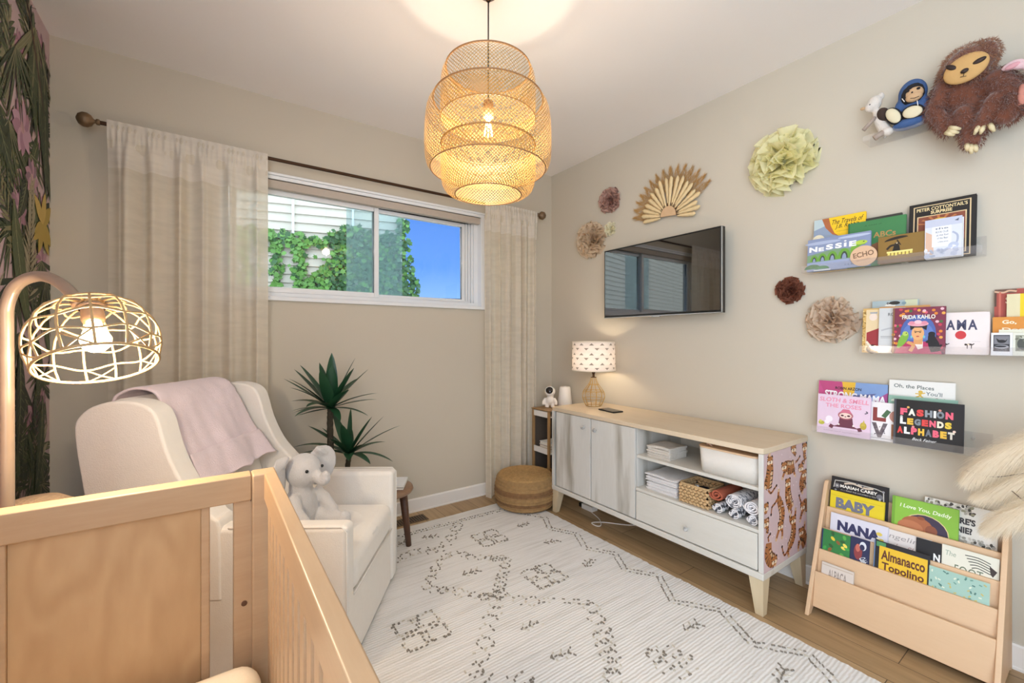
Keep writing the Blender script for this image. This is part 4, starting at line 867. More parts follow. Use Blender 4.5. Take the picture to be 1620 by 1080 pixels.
# the printed paper on the end panel
tp = Art(CD - .004, .512, lambda x, y, l: (.002 + min(max(x, 0), CD - .004), -l, .187 + min(max(y, 0), .512)), step=.000004, base=.0004)
tp.rect(0, 0, 1, 1, 'cfb6b8')
rt = random.Random(8)
def tiger(pts, w0, head_end=0, tail=None, legs=()):
    OR, DK = 'a86a3a', '2c140c'
    w_ = w0 * 1.2
    if tail: tp.stroke(tail, [.006, .0055, .005, .0045][:len(tail)], 'a4653a')
    for l in legs: tp.stroke(l, [.012, .009, .0085][:len(l)], 'ab6a3a')
    n = len(pts); ws = [w_ * (.62 + .38 * math.sin(PI * (i + .4) / n)) for i in range(n)]
    c0 = pts[0]; c1 = pts[-1]; dx0, dy0 = (c1[0] - c0[0]) * tp.w, (c1[1] - c0[1]) * tp.h; l0 = math.hypot(dx0, dy0) or 1; bend = rt.choice((-1, 1)) * w_ * .55
    pts = [(p[0] - dy0 / l0 * bend * math.sin(PI * i / (n - 1)) * 1.2 / tp.w, p[1] + dx0 / l0 * bend * math.sin(PI * i / (n - 1)) * 1.2 / tp.h) for i, p in enumerate(pts)]
    tp.stroke(pts, ws, OR); sd0 = 1 if bend > 0 else -1
    tp.stroke([(p[0] + dy0 / l0 * w_ * .55 * sd0 / tp.w, p[1] - dx0 / l0 * w_ * .55 * sd0 / tp.h) for p in pts[1:]], [q * .22 for q in ws[1:]], 'd8b48c')
    q = spline(pts, 5)
    for i in range(2, len(q) - 1):
        dx, dy = (q[i][0] - q[i - 1][0]) * tp.w, (q[i][1] - q[i - 1][1]) * tp.h; l = math.hypot(dx, dy) or 1; k = ws[min(n - 1, i // 5)] * .97; nx, ny_ = -dy / l, dx / l
        f = rt.uniform(.0, .45) * k; sgn = 1 if i % 2 else -1; sk = rt.uniform(-.3, .5) * k
        tp.stroke([(q[i][0] + sgn * nx * k / tp.w, q[i][1] + sgn * ny_ * k / tp.h), (q[i][0] + sgn * nx * f / tp.w + dx / l * sk / tp.w, q[i][1] + sgn * ny_ * f / tp.h + dy / l * sk / tp.h)], [.0036, .0008], DK, sm=False)
    for l in legs:
        for f in (.25, .6): tp.stroke([(l[0][0] + (l[1][0] - l[0][0]) * f - .022, l[0][1] + (l[1][1] - l[0][1]) * f), (l[0][0] + (l[1][0] - l[0][0]) * f + .016, l[0][1] + (l[1][1] - l[0][1]) * f - .006)], [.003, .001], DK, sm=False)
        tp.ell(l[-1][0], l[-1][1], .022, .015, 'd8b48c')
    if tail:
        for i in range(1, len(tail)): tp.stroke([(tail[i][0] - .016, tail[i][1]), (tail[i][0] + .016, tail[i][1] + .004)], [.0035, .002], DK, sm=False)
        tp.ell(tail[-1][0], tail[-1][1], .016, .012, DK)
    h = pts[head_end]; tp.ell(h[0] - .045, h[1] + .030, .020, .016, DK); tp.ell(h[0] + .042, h[1] + .030, .020, .016, DK); tp.ell(h[0], h[1], .062, .042, 'b8763f')
    tp.ell(h[0] - .028, h[1] - .012, .026, .017, 'ead6bc'); tp.ell(h[0] + .028, h[1] - .012, .026, .017, 'ead6bc'); tp.ell(h[0], h[1] - .008, .011, .008, DK)
    for sx_ in (-1, 1):
        tp.ell(h[0] + sx_ * .026, h[1] + .010, .007, .005, DK); tp.stroke([(h[0] + sx_ * .060, h[1] + .008), (h[0] + sx_ * .036, h[1] - .002)], [.0026, .001], DK, sm=False); tp.stroke([(h[0] + sx_ * .012, h[1] + .038), (h[0] + sx_ * .010, h[1] + .022)], [.002, .001], DK, sm=False)
T = tiger
T([(.13, .93), (.17, .84), (.15, .76), (.09, .70)], .028, 0, [(.09, .69), (.15, .655), (.22, .68), (.27, .70)], [[(.06, .80), (.03, .76), (.03, .72)], [(.12, .92), (.09, .96), (.12, .985)]])
T([(.44, .84), (.52, .86), (.60, .845), (.68, .82)], .027, 0, [(.70, .84), (.76, .85), (.82, .88)], [[(.47, .82), (.43, .77), (.40, .74)], [(.66, .80), (.68, .75), (.70, .72)], [(.56, .82), (.55, .78), (.50, .77)]])
T([(.53, .68), (.57, .60), (.60, .52), (.62, .44)], .026, 0, [(.62, .42), (.60, .38), (.57, .37)], [[(.56, .64), (.53, .60), (.52, .55)], [(.58, .5), (.55, .46), (.56, .42)]])
T([(.31, .58), (.33, .50), (.36, .42), (.36, .33)], .022, 3, [(.31, .59), (.23, .55), (.17, .53), (.15, .47)], [[(.36, .34), (.30, .28), (.26, .23)], [(.38, .32), (.40, .26), (.39, .22)], [(.31, .58), (.31, .62), (.32, .65)]])
T([(.10, .24), (.13, .17), (.18, .11), (.22, .06)], .029, 3, [(.10, .25), (.09, .29), (.13, .31)], [[(.2, .1), (.25, .06), (.24, .02)]])
T([(.66, .32), (.63, .24), (.60, .17), (.55, .10)], .022, 0, [(.55, .09), (.46, .05), (.42, .08), (.39, .14)], [[(.66, .32), (.70, .36), (.71, .41)], [(.62, .30), (.58, .34), (.59, .38)], [(.55, .1), (.53, .05), (.55, .02)]])
T([(.93, .70), (.94, .62), (.92, .56)], .030, 0, None, [[(.9, .6), (.87, .56), (.88, .53)]])
T([(.89, .40), (.93, .37), (.96, .34)], .028, 0, [(.88, .42), (.83, .47), (.80, .52)], [[(.88, .36), (.84, .31), (.82, .28)]])
T([(.85, .17), (.86, .10), (.85, .05)], .030, 0, None, [[(.80, .1), (.78, .05), (.78, .02)], [(.9, .16), (.93, .2), (.94, .24)]])
T([(.66, .97), (.69, .94), (.72, .91)], .009, 0); T([(.94, .95), (.955, .89), (.96, .83)], .012, 0); T([(.03, .55), (.035, .50)], .010, 0); T([(.04, .42), (.05, .37), (.06, .33)], .010, 0); T([(.84, .77), (.89, .80), (.94, .81)], .009, 0)
for i in range(40):
    x, y = rt.uniform(.04, .96), rt.uniform(.03, .97); tp.ell(x, y, .008, .006, 'e9d6d6')
tp.finish(co, 'tiger_print_paper')

# ---- things in the console's open compartments (local y in the room: near .914 -> far 1.572)
def folded(name, label, cat, cx, cy, z0, w_, d_, n, t, seed, col, rot=0, group=None):
    rr = random.Random(seed)
    for i in range(n):
        lab = label % ('lowest', 'second', 'third', 'fourth', 'fifth', 'sixth')[i] if i < n - 1 else label % 'topmost'
        k = thing(name, lab, cat, (cx, cy, z0 + i * t), rot, group); a = rr.uniform(0, 9); sc = 1 - rr.uniform(0, .08)
        def fn(u, v, off=0):
            x = (u - .5) * w_ * sc; y = (v - .5) * d_ * sc; ex = (abs(2 * u - 1)) ** 6 + abs(2 * v - 1) ** 6
            zz = noise.noise(Vector((x * 12 + a, y * 12, i))) * .004
            return (x, y, .0035 + zz * (.6 if i < n - 1 else 1.6) + .002)
        b = MB(); m_ = 14
        top = [fn(u / m_, v / m_) for v in range(m_ + 1) for u in range(m_ + 1)]
        for lay in range(2):
            b.grid(lambda u, v: (lambda p: (p[0], p[1], p[2] + lay * t * .48 - .002))(fn(u, v)), m_, m_)
        # folded edge toward the room
        b.grid(lambda u, v: (-w_ * sc / 2 - .004 * math.sin(PI * v), (u - .5) * d_ * sc, .0035 + (t * .48) * v + noise.noise(Vector((-w_ / 2 * 12 + a, (u - .5) * d_ * 12, i))) * .002), m_, 4)
        b.build('folded_layer', mat('muslin_' + col, col, .95, noise_=(60, .08), bump=(200, .4)), k, smooth=True, solid=t * .38)
folded('muslin_cloth', '%s folded muslin cloth in the pile on the upper console shelf', 'cloth', 2.07, 1.455, .551, .17, .145, 5, .0125, 3, 'ddd6cc', 0, 'folded cloths, upper shelf')
folded('folded_blanket', '%s folded white blanket in the pile on the lower console shelf', 'blanket', 2.09, 1.435, .370, .22, .20, 6, .0150, 5, 'e6e3e2', 0, 'folded blankets, lower shelf')
bn = thing('storage_bin', 'cream fabric storage bin with wooden lid on the upper console shelf', 'storage box', (2.085, 1.066, .5505))
b = MB(); vs = []
def rr_(w_, d_, r, n=6): return [(sx * (w_ / 2 - r) + r * math.cos(a), sy * (d_ / 2 - r) + r * math.sin(a)) for sx, sy, a0 in ((1, 1, 0), (-1, 1, 90), (-1, -1, 180), (1, -1, 270)) for a in [R(a0 + 90 * i / n) for i in range(n + 1)]]
o0, o1 = rr_(.22, .285, .035), rr_(.24, .300, .04); i1, i0 = rr_(.228, .288, .036), rr_(.21, .275, .032); k = len(o0)
b.add([(x, y, .0) for x, y in o0] + [(x, y, .118) for x, y in o1] + [(x, y, .118) for x, y in i1] + [(x, y, .006) for x, y in i0], [tuple(range(k))[::-1]] + [(L_ * k + i, L_ * k + (i + 1) % k, (L_ + 1) * k + (i + 1) % k, (L_ + 1) * k + i) for L_ in range(3) for i in range(k)] + [tuple(range(3 * k, 4 * k))])
b.build('basket_body', M['bin'], bn, smooth=True)
b = MB(); b.prism(rr_(.244, .304, .042), .1182, .127, 'z'); o = b.build('wooden_rim', M['rack'], bn, bevel=.002)
b = MB(); b.blob((-.02, .10, .136), (.05, .03, .01)); b.blob((.0, .02, .137), (.05, .06, .010)); b.tube([(-.09, .115, .129), (-.095, .10, .138), (-.09, .085, .129)], .004, 6); b.build('contents', mat('bin_contents', 'b89a86', .9, noise_=(40, .4)), bn, smooth=True)
# seagrass basket
gb = thing('woven_basket', 'small woven seagrass basket between blankets and rolled towels', 'basket', (2.045, 1.235, .3695), 0)
b = MB(); W2, D2, HH = .075, .075, .092
for row in range(6):
    z = .008 + row * .0155
    for side in range(4):
        for kk in range(7):
            t = -1 + (kk + .5) * 2 / 7 + (.07 if row % 2 else -.07)
            px, py, a = [(t * W2, -D2, 0), (W2, t * D2, PI / 2), (t * W2, D2, 0), (-W2, t * D2, PI / 2)][side]
            b.blob((px, py, z), (.0135, .006, .0075), rot=(0, .45 if row % 2 else -.45, a), n=8, m=5)
b.build('weave', M['seagrass'], gb, smooth=True)
b = MB(); b.b2((-W2 + .003, -D2 + .003, 0), (W2 - .003, D2 - .003, .005)); b.build('base', M['seagrass'], gb)
b = MB(); b.tube([(x * .95, y * .95, HH + .003) for x, y in rr_(.158, .158, .012, 3)], .0055, 6, closed=True); b.build('rim', M['seagrass'], gb, smooth=True)
gc = thing('dark_pouch', 'dark bundle with a silver clip inside the seagrass basket', 'pouch', (2.055, 1.235, .376)); b = MB(); b.blob((0, 0, .035), (.055, .055, .035)); b.build('pouch_body', mat('pouch_cloth', '241f22', .8, noise_=(30, .2)), gc, smooth=True); b = MB(); b.blob((-.02, .02, .072), (.008, .012, .006)); b.build('clip', M['chrome'], gc, smooth=True)
# rolled towels (ends face the room)
def roll(label, y, z, r, cols, x0=1.972, L_=.19, flatn=.85, sp=3, group='rolled towels, lower shelf'):
    k = thing('rolled_towel', label, 'towel', (x0, y, z), 0, group); b = MB(); n = 26 * sp; th = r / (sp + .55)
    def pt_(t, rr0):
        a = 2 * PI * t; return (math.cos(a) * rr0, math.sin(a) * rr0 * flatn)
    vs = []; fs = []
    for i in range(n + 1):
        t = i / 26; rr0 = r * .15 + t * th; wob = .0015 * math.sin(t * 17)
        for (xx, dr) in ((0, 0), (0, th * .62), (L_, th * .62), (L_, 0)):
            p = pt_(t, rr0 + dr - th * .35 + wob); vs.append((xx + .003 * math.sin(t * 5) * (xx == 0), p[0], p[1]))
    for i in range(n):
        a = i * 4; c = a + 4
        fs += [(a, a + 1, c + 1, c), (a + 1, a + 2, c + 2, c + 1), (a + 2, a + 3, c + 3, c + 2), (a + 3, a, c, c + 3)]
    fs += [(0, 3, 2, 1), (n * 4, n * 4 + 1, n * 4 + 2, n * 4 + 3)]
    b.add(vs, fs); b.build('rolled_cloth', cols, k, smooth=None)
def printed(name, a_, b2_, sc=60):
    m = mat(name, a_, .95, bump=(200, .3)); nt = m.node_tree; bs = nt.nodes['Principled BSDF']; tc = N(nt, 'ShaderNodeTexCoord'); n = N(nt, 'ShaderNodeTexNoise'); n.inputs['Scale'].default_value = sc; n.inputs['Detail'].default_value = 1
    nt.links.new(tc.outputs['Object'], n.inputs[0]); rp = N(nt, 'ShaderNodeValToRGB'); rp.color_ramp.elements[0].position = .52; rp.color_ramp.elements[1].position = .58; rp.color_ramp.elements[0].color = lin(a_); rp.color_ramp.elements[1].color = lin(b2_)
    nt.links.new(n.outputs[0], rp.inputs[0]); nt.links.new(rp.outputs[0], bs.inputs['Base Color']); return m
rust = mat('rust_cloth', 'a8583f', .95, noise_=(60, .1), bump=(200, .3)); gw = printed('grey_white_print', 'e6e3e4', '8d8d93', 55); bw = printed('black_white_print', 'e6e3e4', '4c4c52', 60); pw = mat('pale_roll', 'e7e3e4', .95, noise_=(60, .08), bump=(200, .4))
roll('rust red rolled towel resting on the patterned roll beside the basket', 1.118, .455, .034, rust, sp=2)
roll('black and white rolled towel underneath the rust red roll', 1.113, .396, .0275, bw, sp=3)
roll('upper grey patterned rolled towel next to the rust roll', 1.035, .452, .0385, gw, sp=4)
roll('lower grey patterned rolled towel beside the basket side rolls', 1.034, .394, .026, bw, sp=3, flatn=.9)
roll('upper white rolled towel against the console end', .956, .446, .036, pw, sp=3)
roll('lower white rolled towel against the console end', .953, .394, .026, gw, sp=3, flatn=.9)

# ---- lamp, remote on the console top
tl = thing('table_lamp', 'table lamp with gold wire gourd base and triangle print shade on the console', 'table lamp', (2.205, 2.145, .7265))
def tlp(t):  # radius of the wire body by height
    pts = [(0, .050), (.02, .062), (.06, .079), (.095, .078), (.12, .060), (.15, .036), (.18, .022), (.20, .018)]
    for i in range(len(pts) - 1):
        if t <= pts[i + 1][0]: f = (t - pts[i][0]) / (pts[i + 1][0] - pts[i][0]); return pts[i][1] * (1 - f) + pts[i + 1][1] * f
    return pts[-1][1]
b = MB()
for k in range(12):
    a = 2 * PI * k / 12; z_ = spline([(z, tlp(z)) for z in (0.002, .02, .04, .06, .08, .1, .12, .14, .16, .18, .2)], 3)
    b.tube([(r * math.cos(a), r * math.sin(a), z) for z, r in z_], .0017, 6)
for z in (.003, .052, .105, .15, .20): r = tlp(z); b.tube([(r * math.cos(2 * PI * j / 32), r * math.sin(2 * PI * j / 32), z) for j in range(32)], .0019, 6, closed=True)
for k in range(12):
    a = 2 * PI * k / 12; a2 = a + PI / 6; am = a + PI / 12; r = tlp(.105); r2 = tlp(.08); b.tube([(r * math.cos(a), r * math.sin(a), .105), (r2 * math.cos(am), r2 * math.sin(am), .084), (r * math.cos(a2), r * math.sin(a2), .105)], .0012, 5)
b.build('wire_body', M['brass'], tl, smooth=True)
b = MB(); b.lathe([(.001, .199), (.02, .199), (.02, .203), (.008, .205), (.008, .225), (.012, .23), (.012, .27), (.001, .27)], 20, cap=False); b.tube([(0, 0, .265), (.0, .06, .30), (0, .145, .440)], .0015, 5); b.tube([(0, 0, .265), (.0, -.06, .30), (0, -.145, .440)], .0015, 5); b.build('socket_and_harp', M['brown'], tl, smooth=True)
b = MB(); b.lathe([(.012, .27), (.018, .285), (.027, .305), (.027, .32), (.018, .335), (.001, .34)], 20, cap=False); b.build('light_bulb', M['bulbw'], tl, smooth=True)
SH = sheer('lampshade_cloth', 'f2e6dc', .0, .16)
b = MB(); b.lathe([(.150, .250), (.147, .452)], 64, cap=False)
shd = b.build('lamp_shade', SH, tl, smooth=True, fix=False)
b = MB(); b.lathe([(.1505, .248), (.152, .248), (.1515, .256), (.1505, .256)], 64, cap=False); b.lathe([(.1475, .446), (.149, .446), (.149, .453), (.1475, .453)], 64, cap=False); b.build('shade_band', flat('e8dcc8'), shd, smooth=True)
b = MB()
for row in range(6):
    z = .268 + row * .033
    for k in range(13):
        a = 2 * PI * (k + (.5 if row % 2 else 0)) / 13 + .2; s = .0165; hh = .015 if row % 2 else -.015; rr0 = .1512 - (z - .25) * .015
        f = lambda da, dz: (rr0 * math.cos(a + da), rr0 * math.sin(a + da), z + dz)
        b.add([f(-s / rr0, -hh / 2), f(0, -hh / 2), f(s / rr0, -hh / 2), f(0, hh / 2)], [(0, 1, 3), (1, 2, 3)])
b.build('triangle_print', sheer('triangle_ink', 'a89c90', .0, .2), shd, fix=False)
add_light('table_lamp_light', 'POINT', (2.205, 2.145, .7265 + .315), 18, (1, .90, .72), .028)
rc = thing('phone', 'thin dark phone-like device lying beside the wire lamp base', 'phone', (2.135, 1.925, .7265), R(-8))
b = MB(); b.b2((-.042, -.075, 0), (.042, .075, .009)); b.build('body', M['black'], rc, bevel=.004); b = MB(); b.b2((-.038, -.069, .0091), (.038, .069, .0095)); b.build('screen', mat('phone_glass', '1c1714', .15, noise_=(5, .1)), rc)

# ================================================================== TELEVISION
tv = thing('television', 'black wall-mounted flat television above the console', 'television', (2.30, 1.702, 1.581), (0, 0, R(0)))
TW, TH = .862, .478
b = MB(); b.b2((.0, -TW / 2, -TH / 2), (.035, TW / 2, TH / 2)); b.build('housing', M['black'], tv, bevel=.003)
b = MB(); b.b2((-.0015, -TW / 2 + .010, -TH / 2 + .016), (.002, TW / 2 - .010, TH / 2 - .010)); o = b.build('screen', mat('screen_glass', '050506', .03, noise_=(1, .1), ior=2.3, coat=1), tv)
b = MB(); b.b2((-.002, -TW / 2, -TH / 2), (.0, TW / 2, -TH / 2 + .004)); b.b2((-.002, -TW / 2 - .001, -TH / 2), (.004, -TW / 2 + .004, TH / 2)); b.b2((-.002, -.03, -TH / 2 - .006), (.01, .03, -TH / 2 + .001)); b.build('silver_trim', M['chrome'], tv)
b = MB(); b.b2((.035, -.2, -.12), (.05, .2, .12)); b.b2((.05, -.05, -.08), (.1, .05, .08)); b.build('wall_mount', M['black'], tv)

# ================================================================== WALL DECOR
def pom(name, label, u, v, r, col, seed, n=70, petal=.55, ruf=.5, depth=.8, flatn=1.0):
    p = at(u, v, X=XR - r * depth * .9)
    k = thing(name, label, 'paper flower', (XR - .002, p.y, p.z), 0, 'tissue paper flowers on the television wall'); rr = random.Random(seed); b = MB()
    for i in range(n):
        # directions over the hemisphere facing the room (-x)
        f = (i + .5) / n; th = math.acos(1 - f * 1.02) ; ph = i * 2.39996
        d = Vector((-math.cos(th), math.sin(th) * math.cos(ph), math.sin(th) * math.sin(ph))); s1_ = d.orthogonal().normalized(); s2_ = d.cross(s1_); spin = rr.uniform(0, 6.28)
        u_ = s1_ * math.cos(spin) + s2_ * math.sin(spin); w_ = d.cross(u_); L_ = r * rr.uniform(.78, 1.04); wd = r * petal * rr.uniform(.6, 1.2); ph2 = rr.uniform(0, 6); cup = rr.uniform(-.15, .3)
        def fn(a, c):
            s_ = (a - .5) * 2; t = .25 + .75 * c; edge = c ** 1.5
            q = d * (L_ * t * (1 - .18 * s_ * s_ * c)) + u_ * (s_ * wd * t) + w_ * (math.sin(s_ * 5 + ph2) * r * .15 * ruf * edge * 2 + cup * s_ * s_ * r * .5 * c)
            q = Vector((q.x * depth, q.y, q.z)); q.x = min(q.x, -.001); return q
        b.grid(fn, 9, 4)
    b.blob((-r * .12, 0, 0), (r * .10, r * .30, r * .30), n=16, m=8)
    b.build('ruffled_petals', tissue('tissue_' + col, col), k, smooth=True, fix=False)
    return k
pom('tissue_flower', 'dusty mauve ruffled paper flower highest left of the television', 956, 315, .098, 'd8b4a6', 1, 70, .36, 1.0)
pom('tissue_flower', 'beige ruffled paper flower left of the television top corner', 923, 377, .142, 'f0dcc0', 2, 90, .36, 1.0)
pom('tissue_flower', 'tiny cream paper flower between two bigger flowers near the corner', 961, 361, .056, 'fdf8e0', 3, 40, .4, .7)
pom('tissue_flower', 'large pale yellow paper flower right of the palm fan', 1221, 246, .172, 'fffbd2', 4, 64, .46, .8)
pom('tissue_flower', 'small dark brown paper flower right of the television', 1243, 459, .070, '9a6450', 5, 60, .36, 1.0)
pom('tissue_flower', 'tan paper flower left of the middle book ledge', 1307, 506, .110, 'efdac2', 6, 60, .44, 1.0)
# half-sun of dried palm spears with a fringe of bunny-tail grass behind
fan = thing('palm_spear_fan', 'half sun wall fan of dried palm spears above the television', 'wall decoration', (XR - .002, 1.66, 1.972), (R(5), 0, 0))
b = MB(); pts = [(.055 * math.cos(R(a)), .055 * math.sin(R(a)) * 1.15) for a in range(0, 181, 10)]; b.prism(pts, -.034, -.024, 'x'); b.build('half_disc', wood('fan_wood', 'cfa87d', 'dab892', (3, 3, 3), 3), fan, bevel=.001)
b = MB()
for i in range(26): a = R(2 + 176 * i / 25); b.box((-.026, .064 * math.cos(a), .066 * math.sin(a) * 1.12), (.005, .020, .0035), (a, 0, 0))
b.build('dark_notches', flat('5a3d26'), fan)
PS = mat('palm_spear', 'e2c898', .7, noise_=(30, .12))
rr = random.Random(12); ns = 19
for i in range(ns):
    a = R(-3 + 186 * i / (ns - 1)); L_ = .205 * rr.uniform(.9, 1.06) + .045 * math.sin(a); b = MB(); wd = .0125; mid = Vector((-.02 - (i % 2) * .006, 0, 0))
    ca, sa = math.cos(a), math.sin(a); n_ = 12; vs = []
    for j in range(n_ + 1):
        t = j / n_; d_ = .062 + (L_ - .062) * t; w_ = wd * (.35 + .85 * t ** .6) * (1 if t < .9 else (1 - t) * 9 + .1); zz = .004 * math.sin(j * 2.2 + i)
        for s_ in (-1, 0, 1): vs.append((mid.x - (.004 if s_ == 0 else 0), ca * d_ - sa * (s_ * w_ + zz * .3), sa * d_ + ca * (s_ * w_ + zz * .3)))
    b.add(vs, [(3 * j + c, 3 * j + c + 1, 3 * j + c + 4, 3 * j + c + 3) for j in range(n_) for c in (0, 1)]); b.build('palm_spear', PS, fan, solid=.0025, smooth=True)
b = MB()
for i in range(15):
    a = R(8 + 150 * i / 14) if i else R(4); a = R(6 + 140 * i / 14); L0, L1 = .15, .285 + .02 * math.sin(a * 1.0)
    for k in range(260):
        t = rr.random(); d_ = L0 + (L1 - L0) * t; sp_ = .026 * math.sin(PI * min(1, t * .9 + .1)); o_ = rr.uniform(-1, 1) * sp_; ll = rr.uniform(.02, .035); da = rr.uniform(-.5, .5)
        p = Vector((-.010 + rr.uniform(-.006, .006), math.cos(a) * d_ - math.sin(a) * o_, math.sin(a) * d_ + math.cos(a) * o_)); q = p + Vector((rr.uniform(-.006, .0), math.cos(a + da) * ll, math.sin(a + da) * ll)); s_ = Vector((0, -math.sin(a), math.cos(a))) * .0009
        b.add([p - s_, p + s_, q], [(0, 1, 2)])
b.build('grass_fringe', mat('bunny_tail', 'b98f55', .9, noise_=(20, .2)), fan, fix=False)

# ================================================================== BOOKS
def book(label, yl, yr, z0, z1, xf, t, lean, col, art=None, spine=None, cat='book', group=None, name='picture_book', rnd_=0, pagecol=None):
    """a closed book facing the room: hard covers, page block, printed front. yl/yr = its left and right side seen from the room"""
    w_ = yl - yr; h_ = (z1 - z0) / math.cos(lean); k = thing(name, label, cat, (xf, yl, z0), (-lean, 0, -PI / 2), group)
    b = MB(); c = .0016
    if rnd_:
        o_ = [(sx * (w_ / 2 - rnd_) + w_ / 2 + rnd_ * math.cos(a), sy * (h_ / 2 - rnd_) + h_ / 2 + rnd_ * math.sin(a)) for sx, sy, a0 in ((1, 1, 0), (-1, 1, 90), (-1, -1, 180), (1, -1, 270)) for a in [R(a0 + 22.5 * i) for i in range(5)]]
        b.prism(o_, 0, t, 'y')
    else: b.b2((0, 0, 0), (w_, c, h_)); b.b2((0, t - c, 0), (w_, t, h_)); b.b2((0, 0, 0), (c, t, h_))
    b.build('cover', flat(col), k)
    if not rnd_: b = MB(); b.b2((c, c, .003), (w_ - .003, t - c, h_ - .003)); b.build('pages', M['pages'], k)
    if art:
        A = Art(w_, h_); art(A); A.finish(k)
    return k
def dust(A, n, cols, r=.012, seed=1, y0=0.03, y1=.97, x0=.03, x1=.97):
    rr = random.Random(seed)
    for i in range(n): A.ell(rr.uniform(x0, x1), rr.uniform(y0, y1), r / A.w * rr.uniform(.5, 1.3), r / A.h * rr.uniform(.5, 1.3), rr.choice(cols), rr.uniform(0, 3), n=9)

Z1, Z2, Z3, Z0_ = 1.512, 1.138, .766, 2.047
def ledge(label, y0, y1, z, back=.075, lip=.030):
    k = thing('acrylic_ledge', label, 'shelf', (2.302, y0, z)); L = y1 - y0
    b = MB(); b.b2((0, 0, -.003), (.0985, L, .0)); b.build('base', M['acry'], k, bevel=.0006, seg=1); b = MB(); b.b2((0, 0, .0005), (.003, L, lip)); b.build('front_lip', M['acry'], k, bevel=.0006, seg=1)
    b = MB(); b.b2((.0957, 0, .0005), (.0985, L, back)); b.build('back_plate', M['acry'], k, bevel=.0006, seg=1)
    b = MB()
    for y in (.05, L - .05): b.tube([(.0957, y, back - .025), (.093, y, back - .025)], .005, 10)
    b.build('screw', M['chrome'], k)
ledge('clear acrylic ledge holding the green and gold books, third from the bottom', .30, .885, Z1)
ledge('clear acrylic ledge with the portrait book, in line with the television bottom', .06, .662, Z2)
ledge('lowest clear acrylic ledge with the pink and black alphabet books', .285, .842, Z3)
ledge('topmost clear acrylic ledge under the plush toys', .02, .650, Z0_, back=.05, lip=.022)
B1, B2, B3 = Z1 + .0008, Z2 + .0008, Z3 + .0008
LN = .10
def a_travels(A):
    A.rect(0, 0, 1, 1, '8f9fb6'); A.poly([(0, .80), (.22, .86), (.22, 1), (0, 1)], 'b9cbcf'); A.ell(.10, .60, .13, .11, 'e6dfc2'); A.ell(.10, .60, .07, .06, 'f3ecd6')
    A.poly([(.16, 1), (.24, .82), (.38, .68), (.55, .62), (.7, .68), (.7, 1)], 'b0663c'); A.poly([(.30, 1), (.34, .85), (.42, .70), (.55, .60), (.8, .60), (1, .72), (1, 1)], 'f2c61e')
    A.text('The Travels of', .36, .86, .95, .95, '3a2c14', .01, .0, .25); A.text('J.B. Rabbit', .44, .76, .88, .85, '3a2c14', .01, 0, .25); A.text('written in old time tales', .46, .715, .74, .735, '8a6a1c', 0)
book('blue and yellow rabbit travels book at the left back of its ledge', .859, .660, B1, 1.764, 2.355, .010, LN, 'e7b81c', a_travels)
def a_nessie(A):
    A.rect(0, 0, 1, 1, '8794b4'); A.ell(.25, .86, .3, .05, 'a9b5cf'); A.ell(.75, .92, .25, .04, 'b6c1d8'); A.poly([(0, 0), (1, 0), (1, .25), (.6, .30), (0, .26)], '9aa6c4')
    A.poly([(0, .5), (.45, .62), (1, .55), (1, .28), (0, .28)], '7b9a78')
    for i, x in enumerate((.12, .26, .42, .61)):
        s_ = .8 + i * .14; A.ell(x, .30, .085 * s_, .24 * s_, '6aa03c', 0, 0, 180); A.ell(x, .30, .045 * s_, .17 * s_, '3c4b3e', 0, 0, 180); A.ell(x, .29, .028 * s_, .13 * s_, '8e9bb8', 0, 0, 180)
    A.stroke([(.80, .25), (.76, .42), (.77, .60), (.85, .69), (.93, .67)], [.012, .012, .013, .012, .006], '79ad3a'); A.ell(.86, .70, .095, .06, 'b5cf4a'); A.ell(.90, .715, .012, .014, '23301c')
    A.ell(.10, .07, .14, .14, '3e7a48', 0, 0, 180); A.ell(.26, .05, .12, .10, '4b8a50', 0, 0, 180); A.rect(.12, .0, .40, .03, 'e8ece8'); A.text('C. K. EYNON', .62, .08, .86, .12, '38404e', 0)
    A.text('N', .03, .60, .17, .76, 'f2f2f0', .05); A.text('E', .19, .60, .28, .72, 'f2f2f0', .05); A.text('S', .31, .62, .43, .78, 'f2f2f0', .05); A.text('S', .46, .62, .57, .78, 'f2f2f0', .05); A.text('I', .60, .64, .64, .76, 'f2f2f0', .05); A.ell(.62, .81, .02, .02, 'f2f2f0'); A.text('E', .68, .62, .79, .78, 'f2f2f0', .05)
book('lake monster book with white NESSIE title in front at the ledge left end', .866, .628, B1, 1.664, 2.312, .010, LN, '7f8cab', a_nessie)
def a_abc(A):
    A.rect(0, 0, 1, 1, '3f7f4b'); A.rect(0, 0, .03, 1, '2f6a3c'); A.text('A Child of', .30, .88, .60, .905, '2b5433', 0); A.text('ABCs', .46, .60, .84, .72, 'b5864e', .02); A.ell(.62, .30, .30, .2, '8a5a3a')
book('green ABC book in the middle of the third ledge, behind the gold tin', .717, .520, B1, 1.714, 2.336, .010, LN, '3d7a48', a_abc)
book('dark covered book showing only its top edge behind the green ABC book', .700, .538, B1, 1.729, 2.357, .010, LN, '3b3b35', None)
